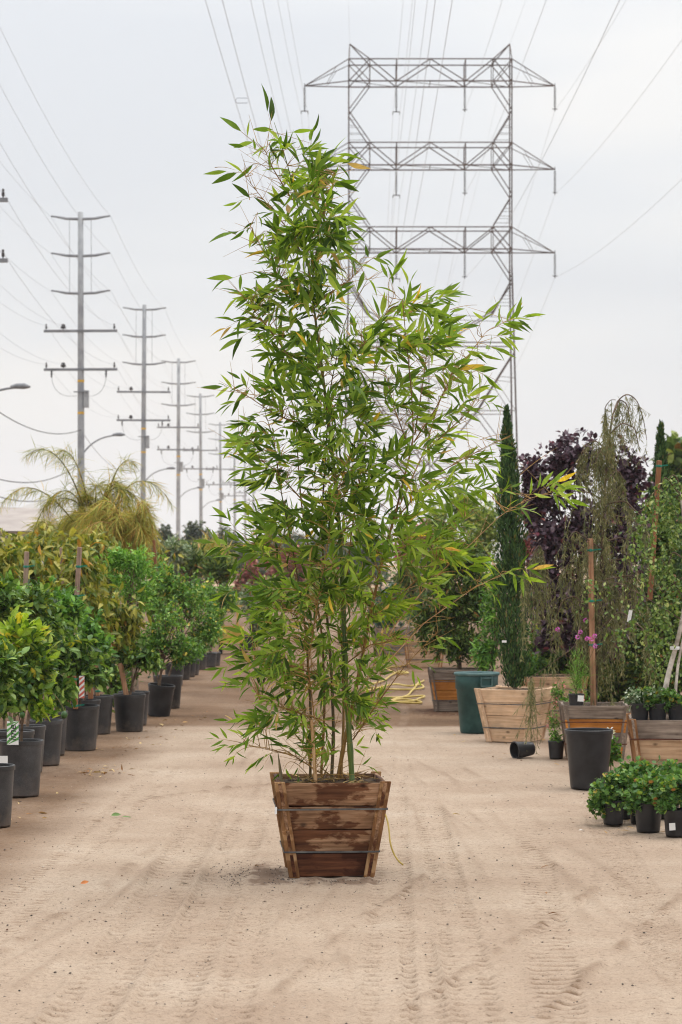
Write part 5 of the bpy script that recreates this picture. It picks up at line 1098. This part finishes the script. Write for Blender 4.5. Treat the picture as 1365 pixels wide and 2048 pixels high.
culm([(663, 1570), (668, 1470), (664, 1350), (652, 1200), (643, 1050), (652, 900), (660, 780), (690, 640), (735, 560)], .0105, .0014, 'dark_culm', (.05, .2), 12)
culm([(621, 1570), (622, 1420), (612, 1260), (588, 1110), (562, 980), (548, 880), (520, 790)], .0085, .0014, 'dark_culm', (.08, -.1), 10)
culm([(642, 1570), (650, 1410), (646, 1280), (626, 1150), (602, 1000), (592, 850), (566, 700), (540, 610)], .0085, .0014, 'brown_culm', (.12, .2), 10)
culm([(682, 1570), (688, 1440), (684, 1250), (704, 1060), (730, 900), (746, 760), (760, 640)], .0085, .0014, 'brown_culm', (.1, .25), 10)
culm([(632, 1570), (628, 1500), (623, 1440)], .0115, .009, 'tan_culm', (-.12, -.12), 3)
culm([(630, 1440), (616, 1330), (640, 1180), (664, 1040), (690, 930)], .004, .0015, 'brown_culm', (-.15, -.25), 6)
m = MB(); m.tube([B(564, 1572, -.1), B(561, 1540, -.1), B(556, 1502, -.1)], [.012, .009, .001], 7); m.build('shoot_tip', M['dark_culm'], bam, True)
BR = [[(706, 1480), (760, 1400), (812, 1330), (850, 1290), (876, 1262)], [(712, 1400), (790, 1250), (860, 1165), (945, 1085), (1000, 1032), (1050, 1000), (1100, 985)], [(720, 1450), (770, 1330), (850, 1245), (945, 1178), (1000, 1150), (1040, 1138)], [(800, 1010), (850, 900), (880, 800), (930, 720), (975, 660), (1020, 640)],
      [(790, 1040), (870, 950), (960, 900), (1000, 880)], [(612, 520), (570, 450), (520, 390), (485, 345)], [(596, 620), (550, 540), (515, 480), (500, 455)], [(590, 730), (540, 660), (500, 610), (482, 585)], [(600, 850), (545, 825), (500, 795), (470, 780)], [(605, 1000), (550, 940), (500, 905), (475, 890)],
      [(640, 1545), (590, 1512), (540, 1500), (485, 1488)], [(585, 400), (548, 340), (530, 300), (515, 285)], [(828, 885), (870, 820), (900, 760), (915, 720)], [(640, 600), (700, 560), (735, 522)], [(700, 720), (755, 660), (785, 600), (790, 585)], [(620, 480), (660, 400), (670, 345)], [(620, 1250), (560, 1210), (500, 1190)], [(640, 1350), (570, 1330), (510, 1320)],
      [(620, 1130), (560, 1095), (500, 1085)], [(645, 1440), (580, 1420), (520, 1400)], [(765, 1120), (830, 1080), (880, 1070), (930, 1040)], [(740, 1240), (800, 1190), (870, 1130), (900, 1110)], [(690, 1330), (740, 1290), (800, 1280)], [(820, 900), (790, 820), (770, 740)], [(830, 870), (850, 740), (860, 660)], [(855, 900), (920, 840), (960, 800)]]
for i, br in enumerate(BR): culm(br, .0045, .0012, 'brown_culm' if i not in (1, 2, 3) else 'tan_culm', (-.02, rng.uniform(-.3, .3)), 5, 'branch')
LP_ = np.concatenate(lines)
CL = [(565, 300, 30, 24, 1.0), (622, 340, 28, 24, 4), (608, 395, 36, 34, 6), (645, 440, 22, 24, 3), (590, 470, 40, 30, 6), (622, 525, 46, 34, 8), (590, 585, 46, 34, 7), (540, 630, 30, 30, 3), (640, 620, 50, 36, 8), (605, 680, 56, 34, 9), (690, 690, 52, 36, 7), (815, 615, 52, 24, 3.5), (800, 660, 54, 38, 5), (862, 690, 48, 30, 4),
      (640, 740, 70, 36, 12), (740, 760, 64, 36, 8), (870, 770, 40, 36, 3), (565, 785, 56, 30, 6), (640, 810, 76, 36, 13), (760, 830, 60, 36, 8), (905, 830, 36, 30, 2.5), (540, 880, 48, 34, 6), (650, 880, 70, 36, 10), (740, 905, 60, 36, 7), (850, 885, 40, 36, 3.5), (925, 925, 34, 20, 2.5), (600, 950, 66, 36, 9), (700, 960, 60, 36, 8), (800, 965, 44, 34, 4.5), (900, 985, 40, 24, 3),
      (565, 1030, 56, 30, 7), (650, 1040, 66, 36, 9), (765, 1050, 50, 36, 6), (860, 1060, 44, 34, 4), (560, 1110, 64, 36, 8), (660, 1120, 66, 36, 10), (780, 1120, 50, 36, 6), (890, 1110, 50, 24, 4), (565, 1190, 58, 36, 8), (650, 1200, 66, 36, 10), (760, 1210, 40, 34, 5), (840, 1190, 40, 24, 3), (555, 1270, 50, 36, 8), (640, 1280, 60, 36, 9), (750, 1290, 30, 26, 3), (545, 1340, 50, 26, 7), (620, 1350, 56, 36, 8), (700, 1360, 40, 34, 4), (560, 1410, 50, 30, 6), (630, 1430, 46, 34, 5), (715, 1420, 30, 28, 2), (580, 1480, 50, 24, 3), (645, 1490, 40, 26, 2)]
w = np.array([c[4] * (1.3 if c[1] > 980 else 1.75 if c[1] < 600 and c[0] < 700 else 1.0) for c in CL]); w /= w.sum()
sprays = []         # px, py, screen angle or None, leaves, size factor
NSP = 700
for i in rng.choice(len(CL), NSP, p=w):
    x, y, rx, ry, _ = CL[i]; sprays.append((x + rng.normal(0, .62) * rx, y + rng.normal(0, .62) * ry, None, int(rng.integers(5, 10)), 1.0))
for _ in range(140):                                # short sprays hugging the culms
    yy = rng.uniform(900, 1470); sprays.append((np.interp(yy, [900, 1150, 1470], [680, 690, 668]) + rng.normal(0, 48), yy, None, int(rng.integers(4, 8)), .82))
sprays += [(545, 258, 105, 3, 1.05), (600, 330, 60, 5, 1.05), (620, 300, 80, 4, 1.0), (590, 350, 150, 5, 1), (640, 380, 20, 5, 1), (570, 430, 170, 5, 1), (640, 470, 10, 5, 1), (560, 500, 185, 5, 1), (665, 330, 10, 4, 1.05), (552, 270, 8, 2, 1.15), (540, 285, 235, 3, .9), (508, 285, 140, 3, 1.05), (515, 300, 165, 2, .9), (505, 330, 205, 2, 1.1), (485, 345, 180, 3, 1.0), (500, 395, 195, 3, .9), (640, 320, 15, 4, 1.1), (650, 350, -20, 3, 1.0), (620, 310, 95, 2, .9), (675, 450, -15, 4, 1.0), (735, 515, 0, 4, 1.0), (720, 530, -60, 3, 1),
           (500, 455, 195, 4, 1.05), (515, 430, 250, 3, .9), (482, 550, 200, 3, 1.0), (500, 580, 215, 3, .95), (482, 640, 205, 4, 1.1), (505, 660, 215, 4, 1.1), (520, 610, 150, 3, 1.1), (470, 780, 160, 5, .85), (480, 800, 205, 4, .8), (500, 780, 130, 4, .9), (560, 740, 80, 3, 1.0), (480, 890, 205, 6, .85), (500, 930, 215, 5, .85), (505, 860, 190, 4, .85),
           (1020, 640, 8, 6, .95), (1000, 650, 30, 6, .9), (985, 670, -5, 6, .95), (975, 690, -25, 5, .9), (960, 650, 60, 5, .85), (990, 655, 15, 4, .9), (905, 580, 0, 0, 1), (865, 590, 5, 5, 1), (850, 600, 25, 5, .95), (815, 590, 75, 4, .9), (790, 585, 110, 3, 1), (780, 560, 60, 3, .9), (880, 640, 35, 5, .85), (930, 700, -10, 6, .95), (950, 740, -30, 5, .85), (960, 800, -15, 5, .9), (930, 790, 30, 4, .9), (970, 880, -25, 4, .8), (955, 930, -20, 5, .9), (985, 915, 10, 3, .8),
           (1100, 985, 15, 6, 1.0), (1090, 975, 25, 5, .95), (1060, 990, 40, 4, .9), (1110, 990, -12, 5, 1.0), (1010, 1020, 5, 4, .9), (1030, 1015, -12, 4, .9), (1000, 1000, 70, 3, .85), (995, 985, 20, 3, .9), (1040, 1138, 0, 6, 1.0), (1020, 1145, -20, 5, 1.0), (1000, 1150, 25, 4, .9), (960, 1160, -15, 5, .9), (975, 1175, -50, 3, .8), (945, 1130, 20, 4, .9), (870, 1270, -15, 4, .9), (850, 1300, 25, 3, .8), (840, 1325, -5, 4, .9), (820, 1330, -60, 3, .8), (760, 1400, -30, 4, .75), (745, 1440, -10, 4, .7), (725, 1530, -15, 3, .6), (740, 1340, 20, 4, .8),
           (470, 1490, 190, 5, .75), (455, 1480, 170, 4, .7), (475, 1505, 225, 4, .7), (500, 1480, 150, 3, .7), (540, 1510, 240, 2, .7), (570, 1535, 250, 3, .75), (480, 1440, 190, 4, .75), (470, 1360, 205, 5, .8), (465, 1330, 195, 5, .85), (480, 1270, 200, 5, .9), (490, 1220, 195, 4, .9), (470, 1180, 200, 5, .9), (465, 1090, 190, 4, .9), (490, 1140, 210, 4, .9), (520, 1050, 100, 3, .9), (510, 1000, 200, 4, .8), (600, 1530, 260, 4, .7), (700, 1500, 20, 4, .7), (650, 1520, 60, 3, .7)]
axis_y = np.array([200, 500, 900, 1200, 1550]); axis_x = np.array([560, 610, 690, 680, 660])
P1, D1_, N1, S1, lit = [], [], [], [], []; tw_mb = MB()
right = np.array([1.0, 0, 0])
for (px, py, ang, nl, sf) in sprays:
    if nl == 0: continue
    ax = np.interp(py, axis_y, axis_x); off = (px - ax) / 150.0
    depth = rng.normal(-.05, .17) if ang is None else rng.normal(0, .08)
    T = B(px, py, depth); dv = LP_ - T; dist = np.linalg.norm(dv * [1, .6, 1], axis=1) + np.where(dv[:, 2] > -.01, .25, 0) + np.abs(dv[:, 2] + .10) * .35
    q = LP_[np.argmin(dist)]; L = np.linalg.norm(T - q)
    if ang is None:
        u = unit(.55 * (T - q) / (L + .05) + np.array([np.clip(off, -1, 1) * .8, rng.normal(0, .45), .1 + rng.normal(0, .35)]) + rng.normal(0, .22, 3))
    else:
        a = R(ang); u = unit(np.array([math.cos(a), rng.normal(0, .25), math.sin(a)]))
    c1 = q + (T - q) * .5 + np.array([0, 0, .18 * L]) - u * .0
    tw = bez(q, T - u * min(.12, L * .5) if ang is not None else c1, T, 7); tw_mb.tube(tw, np.linspace(.0026, .0013, 7), 4, False)
    size = (.132 if py < 800 else .12 if py < 1150 else .108) * sf
    rib = .09 * sf; tw_mb.tube([T, T + u * rib], [.001, .0006], 4, False)
    b1v = np.cross(u, rand_dirs(1)[0]); b1v /= np.linalg.norm(b1v) + 1e-9
    if rng.random() < .65: b1v = unit(np.cross(u, [0, 1.0, 0]) + .5 * rng.normal(size=3))     # fans mostly face the lane
    lit_side = px > 760 + rng.normal(0, 60)  # sprays on the right take the painted lit leaf colours
    for k in range(nl):
        f = k / max(1, nl - 1); sgn = -1 if k % 2 else 1; opening = R(18 + 38 * (1 - f) + rng.normal(0, 10)) if k < nl - 1 else R(rng.normal(0, 8))
        d = unit(u * math.cos(opening) + sgn * b1v * math.sin(opening) + rng.normal(0, .13, 3) + np.array([0, 0, -.16]))
        P1.append(T + u * rib * f + rng.normal(0, .004, 3)); D1_.append(d); N1.append(unit(np.cross(d, b1v)) * rng.choice([-1, 1]) * .9 + rng.normal(0, .55, 3) + [0, -.25, .35]); S1.append(size * (.72 + .5 * rng.random())); lit.append(lit_side)
# long thin bare twigs and dry spikes at the nodes
for _ in range(1100):
    s = LP_[rng.integers(0, len(LP_))]; tw_mb.tube([s, s + unit(rng.normal(0, 1, 3) * [1, .7, .5] + [0, 0, .6]) * rng.uniform(.06, .28)], [.0019, .0007], 4, False)
for a, b_ in (((1040, 950), (1115, 895)), ((960, 880), (1015, 868)), ((500, 400), (488, 335)), ((535, 290), (545, 222)), ((900, 620), (955, 610)), ((930, 840), (985, 745)), ((440, 1290), (480, 1240)), ((430, 335), (470, 340))):
    tw_mb.tube(bez(B(*a), B((a[0] + b_[0]) / 2, (a[1] + b_[1]) / 2 - 6), B(*b_), 6), np.linspace(.0022, .0008, 6), 4, False)
tw_mb.build('twigs', M['twig'], bam, kind='stuff')
P1, D1_, N1, S1, lit = (np.array(v) for v in (P1, D1_, N1, S1, lit))
bt = ['bam0', 'bam1', 'bam2', 'bam0', 'bam3']
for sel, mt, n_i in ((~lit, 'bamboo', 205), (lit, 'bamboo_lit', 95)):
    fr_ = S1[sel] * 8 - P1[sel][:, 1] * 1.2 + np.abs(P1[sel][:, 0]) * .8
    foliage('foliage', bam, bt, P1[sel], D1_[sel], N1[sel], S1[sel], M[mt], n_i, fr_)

# ------------------------------------------------------------------ small things on the ground
def gravel():
    n = 15000; V0 = np.array([(1, 0, 0), (-1, 0, 0), (0, 1, 0), (0, -1, 0), (0, 0, 1), (0, 0, -1)], float); T0 = np.array([(0, 2, 4), (2, 1, 4), (1, 3, 4), (3, 0, 4), (2, 0, 5), (1, 2, 5), (3, 1, 5), (0, 3, 5)])
    cl = [(-1.5, 12.6, .5, 1.0, 3), (.1, 12.6, .8, .6, 3), (-.50, 13.95, .14, .35, 6), (-.05, 13.72, .3, .06, 2.5), (-1.9, 14.5, .5, 1.5, 2), (2.0, 11.2, .5, .5, 2), (1.3, 13, .8, .8, 2), (2.6, 16.2, .7, .6, 4), (2.2, 18.8, .8, 1.2, 2), (-2.2, 19.5, .5, 2.5, 2), (.3, 25.6, 1.5, .5, 2), (1.2, 28.5, .6, .8, 1.5), (-.9, 10.5, .4, .8, 1.0)]
    w = np.array([c[4] for c in cl]); w = w / w.sum(); k = rng.choice(len(cl), n, p=w); X = np.array([cl[i][0] + rng.normal(0, cl[i][2]) for i in k]); Y = np.array([cl[i][1] + rng.normal(0, cl[i][3]) for i in k])
    u = rng.random(n) < .45; X[u] = rng.uniform(-3, 3, u.sum()); Y[u] = 9.2 + rng.random(u.sum()) ** 1.4 * 14
    s = .0012 + rng.random(n) ** 7 * .0055; rz = rng.random(n) * 6.28; sc = np.stack([s * (1 + rng.random(n)), s, s * .7], 1); V = V0[None] * sc[:, None] * (.6 + .6 * rng.random((n, 6, 1)))
    c, sn = np.cos(rz)[:, None], np.sin(rz)[:, None]; V = np.stack([V[..., 0] * c - V[..., 1] * sn + X[:, None], V[..., 0] * sn + V[..., 1] * c + Y[:, None], V[..., 2] + s[:, None] * .3 + .001], -1)
    t = m_leaf('gravel_stone', [(3, C(92, 82, 76)), (3, C(140, 124, 110)), (2, C(60, 54, 50)), (2, C(186, 172, 158)), (1, C(96, 62, 44))], .85, 0.0, gain=.9)
    o = link('gravel', raw_mesh('gravel', V.reshape(-1, 3), (T0[None] + (np.arange(n) * 6)[:, None, None]).reshape(-1, 3), [t]), kind='stuff'); o['label'] = 'scattered dark grit and pebbles on the dirt lane'; o['category'] = 'gravel'
gravel()
def litter():
    P = []
    for (x, y, sx, sy, n) in ((-2.05, 20.6, .18, .3, 46), (-2.0, 24.0, .2, 1.0, 30), (-2.25, 17.6, .25, .8, 14), (-1.85, 27, .2, 1.0, 24), (2.25, 16.3, .25, .3, 24), (0, 14, 1.6, 2.2, 7), (1.9, 22, .4, 1.6, 20)):
        P += [(x + rng.normal(0, sx), y + rng.normal(0, sy), .012) for _ in range(n)]
    P = np.array(P); n = len(P); D = np.stack([rng.normal(size=n), rng.normal(size=n), rng.normal(0, .12, n)], 1)
    foliage('leaf_litter', None, 'lance', P, D, np.array([0, 0, 1.0]) + rng.normal(0, .35, (n, 3)), rng.uniform(.03, .085, n), M['dryleaf']); o = bpy.data.objects['leaf_litter']; o['label'] = 'dry tan leaves scattered beside the pots'; o['category'] = 'leaf litter'
litter()
def single_leaf(px, py, size, tpl, mat, label, d, n, z=.012):
    tv, tf = TP[tpl]; x, y, zz = frames(np.array([d], float), np.array([n], float)); V = size * (tv[:, 0:1] * x + tv[:, 1:2] * y + tv[:, 2:3] * zz)
    o = link('fallen_leaf', raw_mesh('fallen_leaf', V, tf, [M[mat]], None, True), loc=gp(px, py) + [0, 0, z]); tag(o, label, 'leaf', 'single leaves lying on the lane')
single_leaf(222, 1636, .075, 'citrus', 'fallen_green', 'fresh green leaf lying on the lane left of the box, curled larger one', (1, .3, .15), (0, -.7, .7), .018)
single_leaf(243, 1637, .085, 'lance', 'fallen_green', 'thin green leaf lying flat right next to the curled one', (1, .2, .02), (0, -.3, 1))
single_leaf(161, 1772, .05, 'citrus', 'orangeleaf', 'small rust-orange leaf on the lane at the lower left', (1, .3, .25), (0, -.8, .6), .014)
single_leaf(905, 1632, .085, 'bam3', 'dryleaf', 'dry pale twig-like leaf on the lane right of the box', (1, .9, .05), (0, -.2, 1))
single_leaf(1158, 1664, .04, 'lance', 'tag_white', 'tiny white scrap on the lane near the geraniums', (1, .6, .1), (0, -.3, 1))
single_leaf(360, 1771, .055, 'bam3', 'dark_culm', 'short dark stick on the lane left of the box foot', (1, .1, .02), (0, 0, 1))
single_leaf(748, 1815, .04, 'bam3', 'dark_culm', 'short dark stick on the lane below the box right corner', (1, .1, .02), (0, 0, 1))

# ------------------------------------------------------------------ air
def haze():
    m = MB(); m.box((-4700, -200, -1.2), (4700, 6400, 150)); me = m.mesh('haze', None); o = link('haze', me, kind='stuff')
    o['label'] = 'pale haze softening the distant hills and towers'; o['category'] = 'haze'
    mt = bpy.data.materials.new('pale_haze'); mt.use_nodes = True; nt = mt.node_tree; nt.nodes.remove(nt.nodes['Principled BSDF']); v = nt.nodes.new('ShaderNodeVolumePrincipled')
    v.inputs['Color'].default_value = (.86, .90, .95, 1); v.inputs['Density'].default_value = 0.0003; v.inputs['Anisotropy'].default_value = .2; nt.links.new(v.outputs[0], nt.nodes['Material Output'].inputs['Volume']); me.materials.append(mt)
haze()
